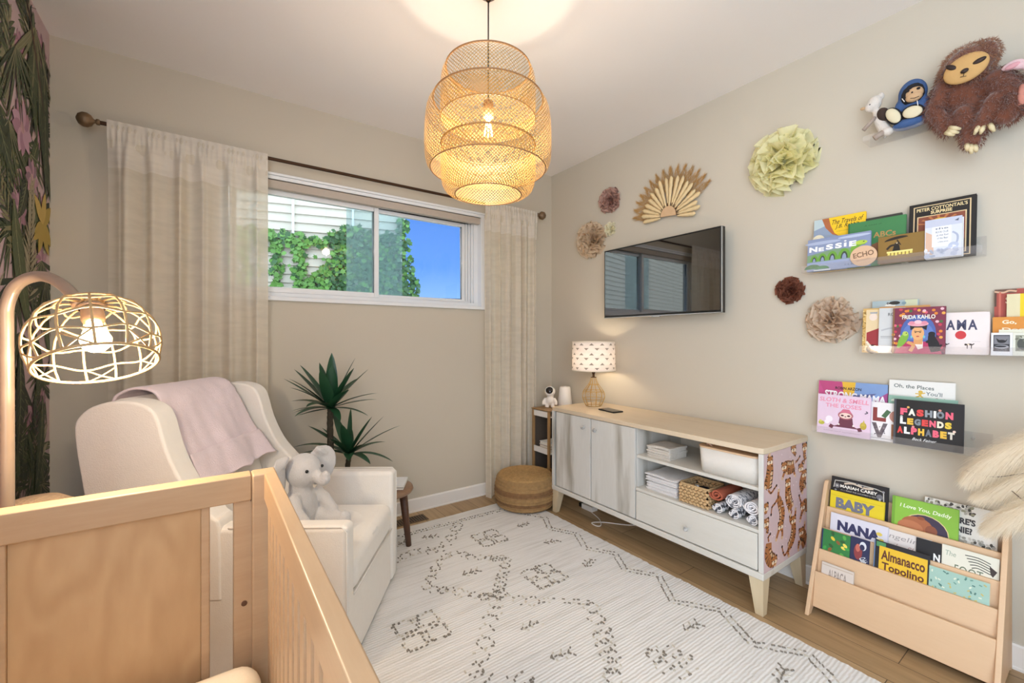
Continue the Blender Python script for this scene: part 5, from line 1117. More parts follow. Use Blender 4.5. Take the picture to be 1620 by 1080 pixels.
def a_tin(A):
    A.rect(0, 0, 1, 1, '8a6a2e'); A.rect(0, 0, 1, .14, '7a6042'); A.ell(.40, .84, .26, .10, '241a10', .15, 0, 180); A.ell(.42, .68, .05, .05, '241a10'); A.poly([(.32, .40), (.50, .40), (.47, .64), (.36, .64)], '1c150d'); A.stroke([(.20, .50), (.28, .62), (.38, .64)], .004, '241a10'); A.stroke([(.5, .62), (.42, .82)], .002, '241a10'); A.ell(.42, .70, .02, .018, 'e8d9b8')
    for i, x in enumerate((.22, .30, .38, .46, .54, .62, .70)): A.rect(x, .28 - (i % 3) * .015, x + .055, .42 - (i % 2) * .03, 'e7d670')
    A.rect(.20, .36, .76, .42, 'efe08c')
book('brown and gold tin-like book with a figure under an umbrella', .602, .457, B1, 1.627, 2.312, .018, LN, '7c6030', a_tin, rnd_=.008)
def a_peter(A):
    A.rect(0, 0, 1, 1, '17130f'); A.rect(.07, .03, .93, .95, 'd9bf92'); A.rect(.09, .045, .91, .935, '17130f'); A.text("PETER COTTONTAIL'S", .12, .855, .88, .915, 'ecd6a0', .02); A.text('SURPRISE', .34, .79, .66, .845, 'ecd6a0', .03)
    A.rect(.13, .08, .87, .77, 'd9bf92'); A.rect(.15, .09, .85, .755, '8a4a34'); A.poly([(.15, .40), (.85, .30), (.85, .09), (.15, .09)], '5a3626')
    for i in range(7): q = R(20 + 140 * i / 6); A.poly([(.48, .60), (.48 + .5 * math.cos(q) * .7, .60 + .16 * math.sin(q)), (.48 + .5 * math.cos(q + .14) * .7, .60 + .16 * math.sin(q + .14))], 'c27a46')
    A.ell(.48, .63, .15, .075, 'edc23c'); A.ell(.48, .62, .09, .05, 'f5d96a'); dust(A, 26, ['a9603c', '704028', 'caa07a', '3e2418'], .009, 4, .10, .45, .18, .82)
book('large black framed rabbit surprise book at the right of the third ledge', .514, .323, B1, 1.748, 2.352, .014, LN, '15110e', a_peter)
def a_white(A):
    A.rect(0, 0, 1, 1, 'd7dbe6'); A.rect(0, .8, 1, 1, 'c2c7d8'); A.poly([(.02, .05), (.25, .1), (.22, .6), (.02, .7)], 'd9b49c'); A.rect(.20, .28, .72, .80, 'eef0f4')
    for i, (t_, y) in enumerate((('the', .72), ('BOOK CLUB', .63), ('at the End', .55), ('of the Bear', .47), ('a little story', .37))): A.text(t_, .28 + .02 * i, y, .64, y + .05, '5a6478', .01)
    A.stroke([(.75, .62), (.88, .52), (.86, .34), (.7, .28)], .003, 'a7b0c6'); A.ell(.78, .28, .14, .08, 'b9c2d6'); A.stroke([(.5, .15), (.7, .22), (.9, .12)], .005, 'b3bcd2'); A.poly([(.80, .90), (.92, .95), (.9, .88)], '5b6072'); dust(A, 14, ['bfc6da', 'e9ebf2', 'aab3c9'], .008, 9, .03, .25)
book('thick white storybook with pale blue drawing in front of the black framed book', .455, .352, B1, 1.664, 2.308, .028, LN * .6, 'dcdfe6', a_white)
ec = thing('wooden_disc', 'round pale wooden plaque reading ECHO on the third ledge', 'plaque', (2.3065, .649, 1.556), (0, R(0), -PI / 2)); b = MB(); n = 40
b.add([(.047 * math.cos(2 * PI * i / n), yy, .043 * 1.02 * math.sin(2 * PI * i / n)) for yy in (0, .004) for i in range(n)], [tuple(range(n)), tuple(range(n, 2 * n))] + [(i, (i + 1) % n, n + (i + 1) % n, n + i) for i in range(n)]); b.build('disc', mat('disc_wood', 'dcb795', .6, noise_=(20, .06)), ec, smooth=None)
A = Art(1, 1); A.text('ECHO', -.036, -.004, .036, .018, '7d5c44', .02, .12); A.text('six months', -.024, -.020, .024, -.012, 'a7856a', 0, .12); A.finish(ec)

# second ledge
def a_blue(A): A.rect(0, 0, 1, 1, 'a9b9bb'); A.rect(.72, 0, .98, 1, 'cfd3b0'); A.poly([(.28, .90), (.38, .97), (.55, .94), (.50, .88)], 'e8e8e0'); A.ell(.5, .95, .12, .035, '33302c'); A.text('B', .33, .925, .39, .965, '33302c', .03); A.ell(.7, .94, .05, .03, '7f98a0')
book('pale blue book rearmost at the left of the middle ledge', .640, .489, B2, 1.362, 2.366, .008, LN, 'a2b3b6', a_blue)
book('orange and cream picture book behind the portrait book', .610, .452, B2, 1.335, 2.352, .008, LN, 'dca35e', None)
def a_gold(A):
    A.rect(0, 0, 1, 1, 'cfa862'); A.rect(.16, .03, .8, .97, 'e2cba0'); A.poly([(.2, .45), (.8, .55), (.8, .15), (.2, .2)], '9c3338'); A.ell(.5, .08, .3, .10, '2a1c14'); A.ell(.5, .80, .2, .08, 'e9d6c6'); A.stroke([(.2, .25), (.5, .10), (.8, .05)], .004, 'ece0c8')
    dust(A, 30, ['a8803c', 'e6cf8e', '8c6a30'], .003, 3, .03, .97, 0, .14); dust(A, 30, ['a8803c', 'e6cf8e', '8c6a30'], .003, 5, .03, .97, .84, 1); A.rect(.35, .88, .7, .91, '9aa0aa')
book('narrow ornate gold edged book at the far left of the middle ledge', .663, .592, B2, 1.330, 2.338, .009, LN, 'c89f58', a_gold)
def a_whit(A):
    A.rect(0, 0, 1, 1, 'cfd0cf'); A.text('ROMEO', .35, .82, .98, .89, '4a4a4a', .01); A.text('C.', .6, .73, .8, .79, '4a4a4a', .01); A.rect(.08, .36, .8, .37, '77777a'); A.rect(.08, .33, .6, .34, '9a9a9c'); A.ell(.9, .02, .4, .24, '26262a', 0, 0, 180); A.stroke([(.1, .5), (.5, .55), (.8, .5)], .003, 'b5b6b8')
book('grey white book second from the left, partly covered by the portrait book', .604, .520, B2, 1.328, 2.325, .010, LN, 'c9b88e', a_whit)
def a_frida(A):
    A.rect(0, 0, 1, 1, '7c2f45'); rr = random.Random(5)
    for i in range(90):
        x, y = (rr.uniform(0.02, .98), rr.uniform(.02, .98))
        if .17 < x < .84 and y < .82: continue
        A.ell(x, y, .035, .03, rr.choice(['d75f77', 'c23b52', 'e8a24a', '4a6d3a', 'e8b7c0', 'd9812f', '5b2440']), rr.uniform(0, 3), n=8)
    A.ell(.50, .42, .34, .42, '4a62a4'); A.ell(.5, .36, .31, .34, '5f78b8'); A.rect(.19, .0, .81, .3, '4a62a4')
    A.poly([(.05, 0), (.12, .15), (.30, .26), (.72, .26), (.90, .14), (.95, 0)], 'b3315f'); A.poly([(.42, .26), (.60, .26), (.60, .12), (.51, .09)], 'e9dfd6')
    A.poly([(.43, .20), (.59, .20), (.60, .36), (.42, .36)], 'd79a62'); A.ell(.50, .44, .12, .15, 'e0a870'); A.ell(.50, .56, .14, .07, '1f1a1c', 0, 0, 180); A.poly([(.34, .64), (.36, .50), (.43, .55)], '1f1a1c'); A.poly([(.68, .64), (.66, .50), (.58, .55)], '1f1a1c'); A.ell(.50, .64, .20, .055, 'e2a3ae'); A.ell(.38, .66, .06, .04, 'd98a9c'); A.ell(.62, .66, .06, .04, 'd98a9c'); A.ell(.5, .68, .07, .04, 'efc0c6')
    A.stroke([(.43, .485), (.50, .47), (.57, .485)], .0012, '2a1a16'); A.ell(.455, .455, .018, .009, '2a1a16'); A.ell(.545, .455, .018, .009, '2a1a16'); A.ell(.50, .37, .03, .011, 'b0303c'); A.ell(.38, .36, .02, .03, '6ac0c8'); A.ell(.62, .36, .02, .03, '6ac0c8')
    A.stroke([(.12, .12), (.20, .26), (.26, .40), (.24, .44)], [.004, .012, .011, .006], '7fae3e'); A.ell(.26, .43, .055, .05, 'b5cc5a'); A.ell(.28, .44, .012, .012, '20261a'); A.stroke([(.3, .25), (.42, .18), (.36, .05)], .006, 'd79a62')
    A.stroke([(.84, .05), (.80, .20), (.76, .34), (.76, .40)], [.014, .016, .011, .009], '15131a'); A.ell(.76, .42, .065, .05, '15131a'); A.stroke([(.74, .3), (.66, .24)], .004, '15131a'); A.stroke([(.88, .08), (.94, .20)], .003, '15131a')
    A.text('FRIDA KAHLO', .19, .745, .82, .835, 'e9e6d8', .03); A.rect(.01, .0, .035, 1, '8a6a3e')
book('colourful portrait book with flowers and a green parrot on the middle ledge', .555, .398, B2, 1.325, 2.309, .009, LN, '6e2a3e', a_frida)
def a_mama(A):
    A.rect(.01, .01, .99, .99, 'e8dcd8'); [A.text(c_, .04 + .195 * i_, .58, .04 + .195 * i_ + .165, .82, '3d3f5c', .03) for i_, c_ in enumerate('MAMA')]; A.ell(.50, .46, .10, .10, 'c8383c')
    for x, s_ in ((.18, 1.2), (.66, .8)):
        A.ell(x, .22, .07 * s_, .05 * s_, '3a2a22', 0, 0, 180); A.ell(x - .085 * s_, .235, .03 * s_, .03 * s_, '3a2a22'); A.rect(x - .06 * s_, .14, x - .04 * s_, .23, '3a2a22'); A.rect(x + .03 * s_, .14, x + .05 * s_, .23, '3a2a22'); A.stroke([(x + .06 * s_, .23), (x + .1 * s_, .26)], .0015, '3a2a22'); A.ell(x - .02, .235, .018, .018, 'efd9b8')
    A.text('by two of us', .70, .30, .84, .315, '5a5a66', 0)
book('pink board book with MAMA in dark letters on the middle ledge', .434, .284, B2, 1.299, 2.325, .016, LN, 'd9cbc6', a_mama, rnd_=.012)
def a_red(A): A.rect(0, 0, 1, 1, 'a5483a'); A.rect(0, .94, .3, 1, '6a4a3a'); A.rect(0, .74, .03, .94, '54382a'); A.stroke([(.0, .97), (.12, .95), (.2, .975), (.3, .96)], .003, 'd0a88a'); A.rect(.06, .55, .09, .96, 'c26a56'); A.text('STORY', .15, .78, .75, .88, 'e9ccb4', .02)
book('worn red book standing at the back right of the middle ledge', .279, .10, B2, 1.380, 2.364, .010, LN, '98402f', a_red)
def a_yel(A): A.rect(0, 0, 1, 1, 'e6c81c'); A.rect(0, 0, .20, 1, 'd9cfa6'); A.text('Dog', .30, .83, .8, .93, '3a2a1a', .03); A.text('a tale', .34, .7, .6, .74, '8a7420', 0)
book('yellow book with cream spine in front of the worn red book', .247, .09, B2, 1.360, 2.348, .009, LN, 'd9c24a', a_yel)
def a_orn(A): A.rect(0, 0, 1, 1, 'd28a34'); A.text('Go,', .13, .80, .32, .92, 'f0e2c4', .03); A.text('Dog! Go!', .13, .60, .78, .72, 'f0e2c4', .02); A.rect(.55, .80, .9, .92, 'e9e2d6')
book('orange book reading Dog Go in front of the yellow one', .279, .10, B2, 1.277, 2.334, .008, LN, 'c98230', a_orn)
def a_crm(A): A.rect(0, 0, 1, 1, 'dfddc8'); dust(A, 12, ['a8b08e', 'c9c8ae', '8e9a78'], .006, 4, .1, .9)
book('cream patterned card standing behind the two photo cards', .262, .11, B2, 1.231, 2.321, .006, LN, 'd9d6c0', a_crm)
def a_bw(A): A.rect(0, 0, 1, 1, 'e4e4e6'); A.rect(.11, .18, .88, .90, '2a2a2e'); A.rect(.14, .50, .85, .86, '77777d'); A.ell(.50, .62, .20, .07, '0f0f12'); A.poly([(.3, .62), (.24, .76), (.42, .66)], '0f0f12'); A.poly([(.66, .64), (.78, .74), (.70, .60)], '0f0f12'); A.ell(.5, .38, .34, .09, '9a9aa0'); A.ell(.45, .40, .28, .04, '1a1a1e'); A.text('when a dog flies', .24, .22, .76, .26, 'b9b9be', 0)
book('white bordered black and white photo card at the front of the middle ledge', .279, .228, B2, 1.220, 2.308, .005, LN, 'dedee0', a_bw, cat='card', name='photo_card')
def a_bw2(A): A.rect(0, 0, 1, 1, 'dcdcce'); A.rect(.08, .2, .95, .9, '8a8c7a'); A.ell(.3, .52, .17, .26, '4b4d46'); A.ell(.3, .8, .1, .06, 'bcbcae'); A.poly([(.5, .3), (.9, .35), (.85, .8), (.6, .75)], 'b6aa84'); A.ell(.7, .5, .1, .14, '5c5a44'); dust(A, 10, ['6d6e5f', 'a3a48e'], .004, 8, .25, .85)
book('olive toned photo card beside the black and white photo card', .2275, .15, B2, 1.219, 2.308, .005, LN, 'd8d8ca', a_bw2, cat='card', name='photo_card')

# third ledge
def a_strong(A):
    A.rect(0, 0, 1, 1, 'c9b07a'); A.poly([(.0, 1), (.35, .35), (0, .45)], 'c44f86'); A.poly([(0, 1), (.52, 1), (.36, .5), (.2, .5)], 'b8487a'); A.poly([(.36, 1), (.60, 1), (.50, .5), (.42, .5)], 'e0b23a'); A.poly([(.56, 1), (1, 1), (1, .62), (.52, .55)], '7d9ac8'); A.poly([(1, .85), (1, .45), (.6, .5)], 'a44a86'); A.poly([(.5, .75), (.85, .82), (.6, .55)], '5a5f8e')
    A.text('ROBIN ARZON', .26, .845, .64, .90, '221c22', .03); A.text('STRONG MAMA', .10, .66, .98, .80, 'f2eeee', .04, -.05)
book('colourful geometric strong mama book behind the pink sloth book', .838, .583, B3, 1.001, 2.352, .010, LN, '3e3a42', a_strong)
def a_tealb(A): A.rect(0, 0, 1, 1, '8fb5a2'); A.ell(.12, .88, .08, .05, 'd6dccb', 0, 0, 180)
book('cream book whose edge shows at the far left behind the strong mama book', .846, .70, B3, .996, 2.366, .008, LN, 'e6dfc6', None)
def a_sloth(A):
    A.rect(0, 0, 1, 1, 'dfc6d8'); A.text('SLOTH & SMELL', .04, .82, .97, .93, 'e28ca4', .02, 0, .12); A.text('THE ROSES', .16, .68, .84, .78, 'e28ca4', .02)
    A.poly([(.30, .20), (.42, .26), (.44, .45), (.68, .45), (.70, .26), (.80, .20)], '6b3346'); A.ell(.55, .51, .145, .105, 'b06a72'); A.ell(.55, .50, .115, .07, 'ecd0c4'); A.ell(.49, .50, .03, .022, '5a2c38'); A.ell(.61, .50, .03, .022, '5a2c38'); A.ell(.55, .475, .018, .012, '4a2430'); A.poly([(.44, .57), (.50, .66), (.62, .66), (.67, .57)], 'd06f86'); A.stroke([(.32, .18), (.25, .22)], .008, '6b3346'); A.stroke([(.78, .18), (.85, .21)], .008, '6b3346')
    for x in (.43, .70): A.ell(x, .27, .018, .02, 'f0e6e0')
    A.ell(.88, .30, .06, .09, 'b9a23a'); A.poly([(.84, .3), (.92, .3), (.89, .45)], 'c9b24a'); A.ell(.09, .26, .06, .05, 'b5b040'); A.ell(.07, .30, .03, .03, 'd3cc6a'); A.ell(.24, .38, .07, .08, 'efe6ee'); A.ell(.20, .30, .05, .05, 'efe6ee'); A.stroke([(.90, .60), (.95, .63), (.92, .66)], .002, '4a4050'); A.text('CYNTHIA PLATT  ILLUSTRATED BY', .14, .07, .84, .095, 'a0809a', 0)
book('pink sloth and roses book in front at the left of the lowest ledge', .824, .628, B3, .943, 2.309, .010, LN, 'd8bcd0', a_sloth)
def a_love(A):
    A.rect(0, 0, 1, 1, 'ebe6e4'); A.rect(.16, .50, .26, .86, '8a3a36'); A.rect(.16, .50, .46, .60, '8a3a36'); A.ell(.70, .66, .17, .16, 'b98474'); A.ell(.70, .66, .07, .08, 'ebe6e4'); A.stroke([(.40, .62), (.52, .80)], .008, '4a6a48'); A.poly([(.14, .46), (.24, .46), (.32, .22), (.40, .46), (.50, .46), (.36, .08), (.28, .08)], '6a5e62'); A.rect(.58, .08, .68, .46, '9a6a4a'); A.rect(.58, .08, .86, .15, '9a6a4a'); A.rect(.58, .24, .82, .31, '9a6a4a'); A.rect(.58, .39, .86, .46, '9a6a4a'); dust(A, 14, ['8c8086', '4f474c'], .003, 3, .12, .44, .2, .44)
    A.rect(.0, .055, 1, .065, '6a6a6e')
book('white book with big LOVE letters between the pink and black books', .648, .500, B3, .927, 2.326, .009, LN, 'e4dfdc', a_love)
def a_places(A):
    A.rect(0, 0, 1, 1, 'e6e4de'); A.poly([(0, .74), (1, .66), (1, .4), (0, .4)], '8fae9c'); A.text('Oh, the Places', .08, .865, .70, .935, '4a5a58', .01, -.03); A.text("You'll", .58, .78, .82, .84, '5a6a72', .01, -.04); A.text('Go!', .70, .68, .86, .75, '9a4a56', .01)
    A.ell(.50, .83, .035, .025, 'd8b24a'); A.stroke([(.49, .81), (.50, .76)], .004, 'd8b24a'); A.stroke([(.49, .77), (.43, .74)], .0025, 'd8b24a'); A.stroke([(.50, .77), (.55, .73)], .0025, 'd8b24a'); A.stroke([(.42, .80), (.49, .80), (.57, .82)], .0022, 'd8b24a')
book('white book about the places you will go at the back of the lowest ledge', .581, .381, B3, 1.024, 2.358, .010, LN, 'dfddd4', a_places)
book('sage green book just behind the black alphabet book', .578, .371, B3, .960, 2.340, .010, LN, '93b3a2', a_tealb)
def a_fash(A):
    A.rect(0, 0, 1, 1, '120f10'); A.rect(0, 0, .035, 1, '46464c')
    rows_ = (('FASHION', .10, .88, .66, .81, ['e8637a', 'e9e4d6', 'd8433f', '8c9298', 'f0f0ee', '7c848c', 'e8637a']), ('LEGENDS', .10, .86, .46, .60, ['f0f0ee', 'e6b83c', '7c848c', 'd8433f', 'e8637a', 'e8e0c8', 'e6c43c']), ('ALPHABET', .06, .90, .25, .40, ['d8433f', 'f0f0ee', 'e8637a', 'e6b83c', '6f747c', 'e8637a', 'e6b83c', 'd9d4c6']))
    for t_, x0_, x1_, y0_, y1_, cs_ in rows_:
        n = len(t_); wd = [(.35 if c_ == 'I' else 1) for c_ in t_]; tot = sum(wd); x = x0_
        for c_, w_, cc in zip(t_, wd, cs_): A.text(c_, x, y0_, x + (x1_ - x0_) / tot * w_ * .86, y1_, cc, .07); x += (x1_ - x0_) / tot * w_
    for x, y, c_ in ((.22, .835, 'd9a95a'), (.68, .83, 'c98a7a'), (.12, .62, 'c9c9c4'), (.30, .42, 'd98a8a'), (.88, .42, 'e9d0c0')): A.ell(x, y, .022, .024, c_)
    A.text('Beck Feiner', .30, .13, .64, .19, 'ececec', 0, 0, .4)
book('black fashion legends alphabet book with bright letters on the lowest ledge', .551, .349, B3 + .001, .950, 2.308, .014, LN, '2b2b2f', a_fash)

# ================================================================== FLOOR BOOK RACK
rk = thing('book_rack', 'light wood sling book rack with four tiers against the right wall', 'bookcase', (2.12, .236, 0))
RL = .567
for y in (0, RL - .016):
    b = MB(); prof = [(-.006, 0), (.0, 0)] ; prof = [(-.002, .0), (.20, .508), (.208, .528), (.222, .541), (.24, .541), (.262, .53), (.266, .51), (.266, 0), (.246, 0), (.235, .02), (.05, .02), (.03, 0)]
    b.prism(prof, y, y + .016, 'x') if False else b.prism([(p[0], p[1]) for p in prof], y, y + .016, 'y'); b.build('side_panel', M['rack'], rk, bevel=.003)
TIERS = [(2.185, .175, .145), (2.228, .262, .115), (2.270, .345, .115), (2.315, .432, .115)]
for xt, zt, hh in TIERS:
    b = MB(); s_ = .18; z0_ = zt - hh; b.prism([(xt - hh * s_ - 2.12, z0_), (xt - 2.12, zt), (xt + .009 - 2.12, zt), (xt + .009 - hh * s_ - 2.12, z0_)], .016, RL - .016, 'y'); b.build('front_board', M['rack'], rk, bevel=.0025)
for i, (xt, zt, hh) in enumerate(TIERS):
    b = MB(); x = xt - hh * .18 + .009 - 2.12; x1_ = (TIERS[i + 1][0] - 2.12 - .022 if i < 3 else .258); b.b2((x, .016, zt - hh), (x1_, RL - .016, zt - hh + .008)); b.build('pocket_floor', M['rack'], rk)
b = MB(); b.b2((.252, .016, .30), (.258, RL - .016, .50)); b.build('back_board', M['rack'], rk)
def rbook(label, tier, yl, yr, z1, t, col, art=None, off=0, **k):
    xt, zt, hh = TIERS[tier]; z0 = zt - hh + .0095; xf = xt + .0105 - (zt - z0) * .18 + off
    return book(label, min(yl, .784), max(yr, .255), z0, z1, xf, t, .178, col, art, **k)
def a_mar(A): A.rect(0, 0, 1, 1, '131115'); A.stroke([(.05, .80), (.07, .93), (.3, .95)], .002, 'b9b6ae', sm=False); A.stroke([(.3, .95), (.80, .93), (.92, .90), (.93, .74)], .002, 'b9b6ae', sm=False); A.text('MARIAH CAREY', .17, .82, .82, .875, 'eeeae0', .03); A.text('ALL I WANT FOR CHRISTMAS IS YOU', .18, .765, .80, .79, 'b9b6ae', .01); A.stroke([(.24, .90), (.4, .935), (.6, .90), (.75, .92)], .004, 'c9b8a4'); A.ell(.11, .84, .05, .045, '6a6a6e'); A.ell(.11, .84, .02, .018, 'b9b9b4'); A.ell(.86, .80, .055, .05, '6a6a70'); A.rect(.85, .70, .88, .78, 'b9b9b4'); dust(A, 12, ['8c8c90', '4a4a50'], .004, 4, .7, .95)
rbook('black singer picture book rearmost at the left of the rack top tier', 3, .786, .579, .562, .010, '151317', a_mar, off=.020)
def a_baby(A): A.rect(0, 0, 1, 1, 'dcc51e'); A.rect(.03, .90, .97, .905, 'a8941a'); A.text('BABY', .13, .60, .84, .86, '6d7080', .06); A.rect(0, 0, .02, 1, '3a3418')
rbook('yellow BABY book in front of the black picture book', 3, .783, .586, .503, .012, 'd2bb1c', a_baby, off=.004)
def a_dad(A): A.rect(0, 0, 1, 1, '86b83e'); A.rect(0, 0, .05, 1, '6f9f30'); A.text('I Love You, Daddy', .13, .80, .90, .89, 'e9f0d6', .015, -.02, .15); A.ell(.52, .48, .36, .30, 'd9c48e'); A.ell(.52, .48, .345, .285, '3b2f45'); A.ell(.40, .56, .24, .15, 'a3603c'); A.ell(.30, .50, .2, .12, 'b5714a'); A.ell(.46, .70, .06, .03, '8a4a30'); A.ell(.62, .52, .09, .09, '8a4e34')
rbook('bright green I love you daddy book in the middle of the top tier', 3, .562, .366, .541, .012, '77a838', a_dad, off=.006)
def a_where(A):
    A.rect(0, 0, 1, 1, 'dcd9d0'); rr = random.Random(3)
    for i in range(60): A.ell(rr.uniform(.02, .7), rr.uniform(.86, .99), .03, .018, rr.choice(['3f3a34', '8c8a70', 'c3beb2', '6a7050', 'a8a49a']), rr.uniform(0, 3), n=7)
    for i in range(40): A.ell(rr.uniform(.3, .98), rr.uniform(.42, .50), .03, .018, rr.choice(['3f3a34', '8c8a80', 'c3beb2', 'a8a49a']), rr.uniform(0, 3), n=7)
    A.text("WHERE'S", .22, .70, .72, .80, '2c2a2c', .04); A.text('WINNIE?', .20, .56, .68, .66, '2c2a2c', .04)
rbook("white book asking WHERE'S and NIE at the right of the top tier", 3, .466, .268, .560, .010, 'd4d0c6', a_where, off=.022)
def a_nana(A): A.rect(0, 0, 1, 1, 'd6d4de'); A.text('NANA', .13, .62, .88, .86, '2f3058', .06); A.ell(.86, .80, .05, .04, 'd9c25a'); A.ell(.90, .68, .04, .03, 'd9c25a'); A.ell(.84, .70, .025, .02, 'e9e3b8')
rbook('pale board book with dark NANA letters on the second highest tier', 2, .762, .562, .418, .008, 'c9c8d4', a_nana, off=.0)
def a_elin(A): A.rect(0, 0, 1, 1, 'ddd5cf'); A.text('Angelina', .25, .78, .90, .92, '9a9290', -.002, 0, .25); A.text('at the Show', .30, .58, .96, .72, 'b89a98', -.002, 0, .25)
rbook('cream book with thin script lettering next to the NANA book', 2, .640, .432, .412, .006, 'd6cec6', a_elin, off=.0085)
def a_n(A): A.rect(0, 0, 1, 1, '17161a'); A.text('N', .70, .60, .96, .76, 'ecebe8', .04)
rbook('thin black book showing one white letter N', 2, .476, .404, .412, .004, '17161a', a_n, off=.002)
def a_foot(A):
    A.rect(0, 0, 1, 1, 'dfdccb'); A.text('The', .06, .80, .26, .90, '8fa08c', 0, 0, .1); A.text('FOOT', .24, .48, .74, .66, '5c6a52', .0); 
    for i in range(5): A.stroke([(.42 + .03 * i, .90 - .055 * i), (.65, .91 - .05 * i), (.86, .86 - .05 * i)], .0016, '4a4a42'); 
    A.poly([(.84, .82), (.97, .74), (.90, .62), (.86, .66)], '3a2c26')
rbook('cream foot book with dark line drawing at the right of that tier', 2, .402, .256, .415, .008, 'd6d3c2', a_foot)
def a_topo(A):
    A.rect(0, 0, 1, 1, '2f7a3e'); A.rect(0, 0, .04, 1, '1d2a5c'); rr = random.Random(4)
    for i in range(16): A.ell(rr.uniform(.12, .9), rr.uniform(.45, .95), .06, .05, rr.choice(['d9c23a', '2a5a2e', '58a84a', 'e8d65a', '8a5a30', '3f9a46']), rr.uniform(0, 3), n=10)
rbook('bright green comic with yellow shapes at the left of the third tier', 1, .782, .678, .348, .006, '2c6a38', a_topo)
def a_bcom(A): A.rect(0, 0, 1, 1, '232a4e'); A.ell(.42, .72, .22, .16, '8a3a3c'); A.ell(.40, .80, .12, .08, 'c26a5a'); A.ell(.66, .86, .18, .09, 'd6dbe0'); A.ell(.62, .83, .13, .06, '232a4e'); A.text('Caleb', .55, .52, .90, .64, 'dfe3e6', .02, -1.0)
rbook('dark blue comic with a red figure beside the green comic', 1, .677, .612, .352, .006, '1e2444', a_bcom)
def a_alm(A): A.rect(0, 0, 1, 1, '1d1b20'); A.rect(0, 0, .02, 1, '5a7aa0'); A.rect(.04, .90, .22, .99, '4a8a58'); A.rect(.10, .42, .97, .92, 'e2b72a'); A.text('Almanacco', .14, .68, .93, .86, '5a2a1c', .03); A.text('Topolino', .16, .46, .92, .64, '5a2a1c', .03); A.rect(.52, .34, .95, .38, 'd9d9d4'); A.ell(.4, .3, .06, .04, 'c9b8a8')
rbook('yellow and black Italian almanac in the middle of the third tier', 1, .597, .430, .366, .010, '26242a', a_alm)
def a_tl(A):
    A.rect(0, 0, 1, 1, '9fc0b2'); rr = random.Random(6)
    for i in range(60):
        x, y = rr.uniform(.03, .97), rr.uniform(.35, .97); q = rr.uniform(0, 6.28); A.stroke([(x, y), (x + .05 * math.cos(q), y + .05 * math.sin(q))], .0022, rr.choice(['6f9a8c', 'd9e0c8', '4f7a70', 'c2b46a']), sm=False)
rbook('teal leaf patterned board book at the right of the third tier', 1, .431, .274, .334, .013, 'd9c9a6', a_tl)
def a_alp(A): A.rect(0, 0, 1, 1, 'd3c8bd'); A.text('ALPACA', .22, .66, .80, .88, '8c8078', .01); A.rect(.02, .94, .98, .96, 'bfae9c')
rbook('small beige book alone on the lowest rack tier', 0, .766, .652, .221, .009, 'cabfb2', a_alp)

# ================================================================== PLUSH TOYS ON THE TOP LEDGE
def hairs(b, ells, n, L, wd, seed, down=.5, mi=0):
    rr = random.Random(seed); E = [(Vector(c), Vector(r)) for c, r in ells]; area = [r.x * r.y + r.y * r.z + r.x * r.z for _, r in E]; tot = sum(area)
    for (c, r), a in zip(E, area):
        for i in range(int(n * a / tot)):
            z = rr.uniform(-1, 1); q = rr.uniform(0, 2 * PI); s_ = math.sqrt(1 - z * z); d = Vector((s_ * math.cos(q), s_ * math.sin(q), z)); p = c + Vector((d.x * r.x, d.y * r.y, d.z * r.z))
            if any((((p - c2).x / r2.x) ** 2 + ((p - c2).y / r2.y) ** 2 + ((p - c2).z / r2.z) ** 2) < .8 for c2, r2 in E if c2 is not c): continue
            nrm = Vector((d.x / r.x, d.y / r.y, d.z / r.z)).normalized(); dr = (nrm * .6 + Vector((rr.uniform(-.6, .6), rr.uniform(-.6, .6), -down + rr.uniform(-.5, .4)))).normalized(); l = L * rr.uniform(.6, 1.3)
            sd = dr.cross(Vector((rr.uniform(-1, 1), rr.uniform(-1, 1), rr.uniform(-1, 1)))).normalized() * wd; m_ = p + dr * l * .5; e = p + (dr + Vector((0, 0, -.25))).normalized() * l
            b.add([p - sd, p + sd, m_ + sd * .7, m_ - sd * .7, e], [(0, 1, 2, 3), (3, 2, 4)], mi)
sl = thing('sloth_plush', 'large fluffy brown sloth plush with tan face and cream claws on the top ledge', 'stuffed toy', (2.33, .33, Z0_))
def S(u, v, dx=0): p = at(u, v, X=2.33 + dx); return (dx, p.y - .33, p.z - Z0_)
FUR = mat('sloth_fur', '71402b', .95, noise_=(30, .25), sheen=.5); FUR2 = mat('sloth_fur_light', '97684a', .95, noise_=(30, .2), sheen=.5)
body = [(S(1522, 148, .0), (.045, .062, .078)), (S(1530, 175, .0), (.045, .060, .06)), (S(1560, 140, .01), (.04, .05, .055))]
def chain(p, q, r0, r1, n=5): return [(tuple(p[i] + (q[i] - p[i]) * t / n for i in range(3)), (r0 + (r1 - r0) * t / n,) * 3) for t in range(n + 1)]
larm = chain(S(1497, 132, -.01), S(1478, 178, -.03), .034, .031) + chain(S(1478, 178, -.03), S(1500, 206, -.045), .031, .025)
rarm = chain(S(1578, 128, -.0), S(1606, 158, -.03), .045, .042) + chain(S(1606, 158, -.03), S(1590, 182, -.045), .042, .036) + chain(S(1575, 160, -.04), S(1553, 196, -.06), .034, .028)
leg_ = chain(S(1525, 180, -.03), S(1538, 224, -.055), .034, .028) + chain(S(1560, 182, -.03), S(1552, 200, -.06), .03, .03)
head = [(S(1531, 104, -.02), (.055, .073, .073)), (S(1500, 125, -.01), (.035, .03, .045)), (S(1560, 85, -.01), (.04, .036, .05))]
allE = body + larm + rarm + leg_ + head
b = MB()
for c, r in allE: b.blob(c, tuple(x * .92 for x in r), n=12, m=8)
b.build('body', FUR, sl, smooth=True, remesh=.006)
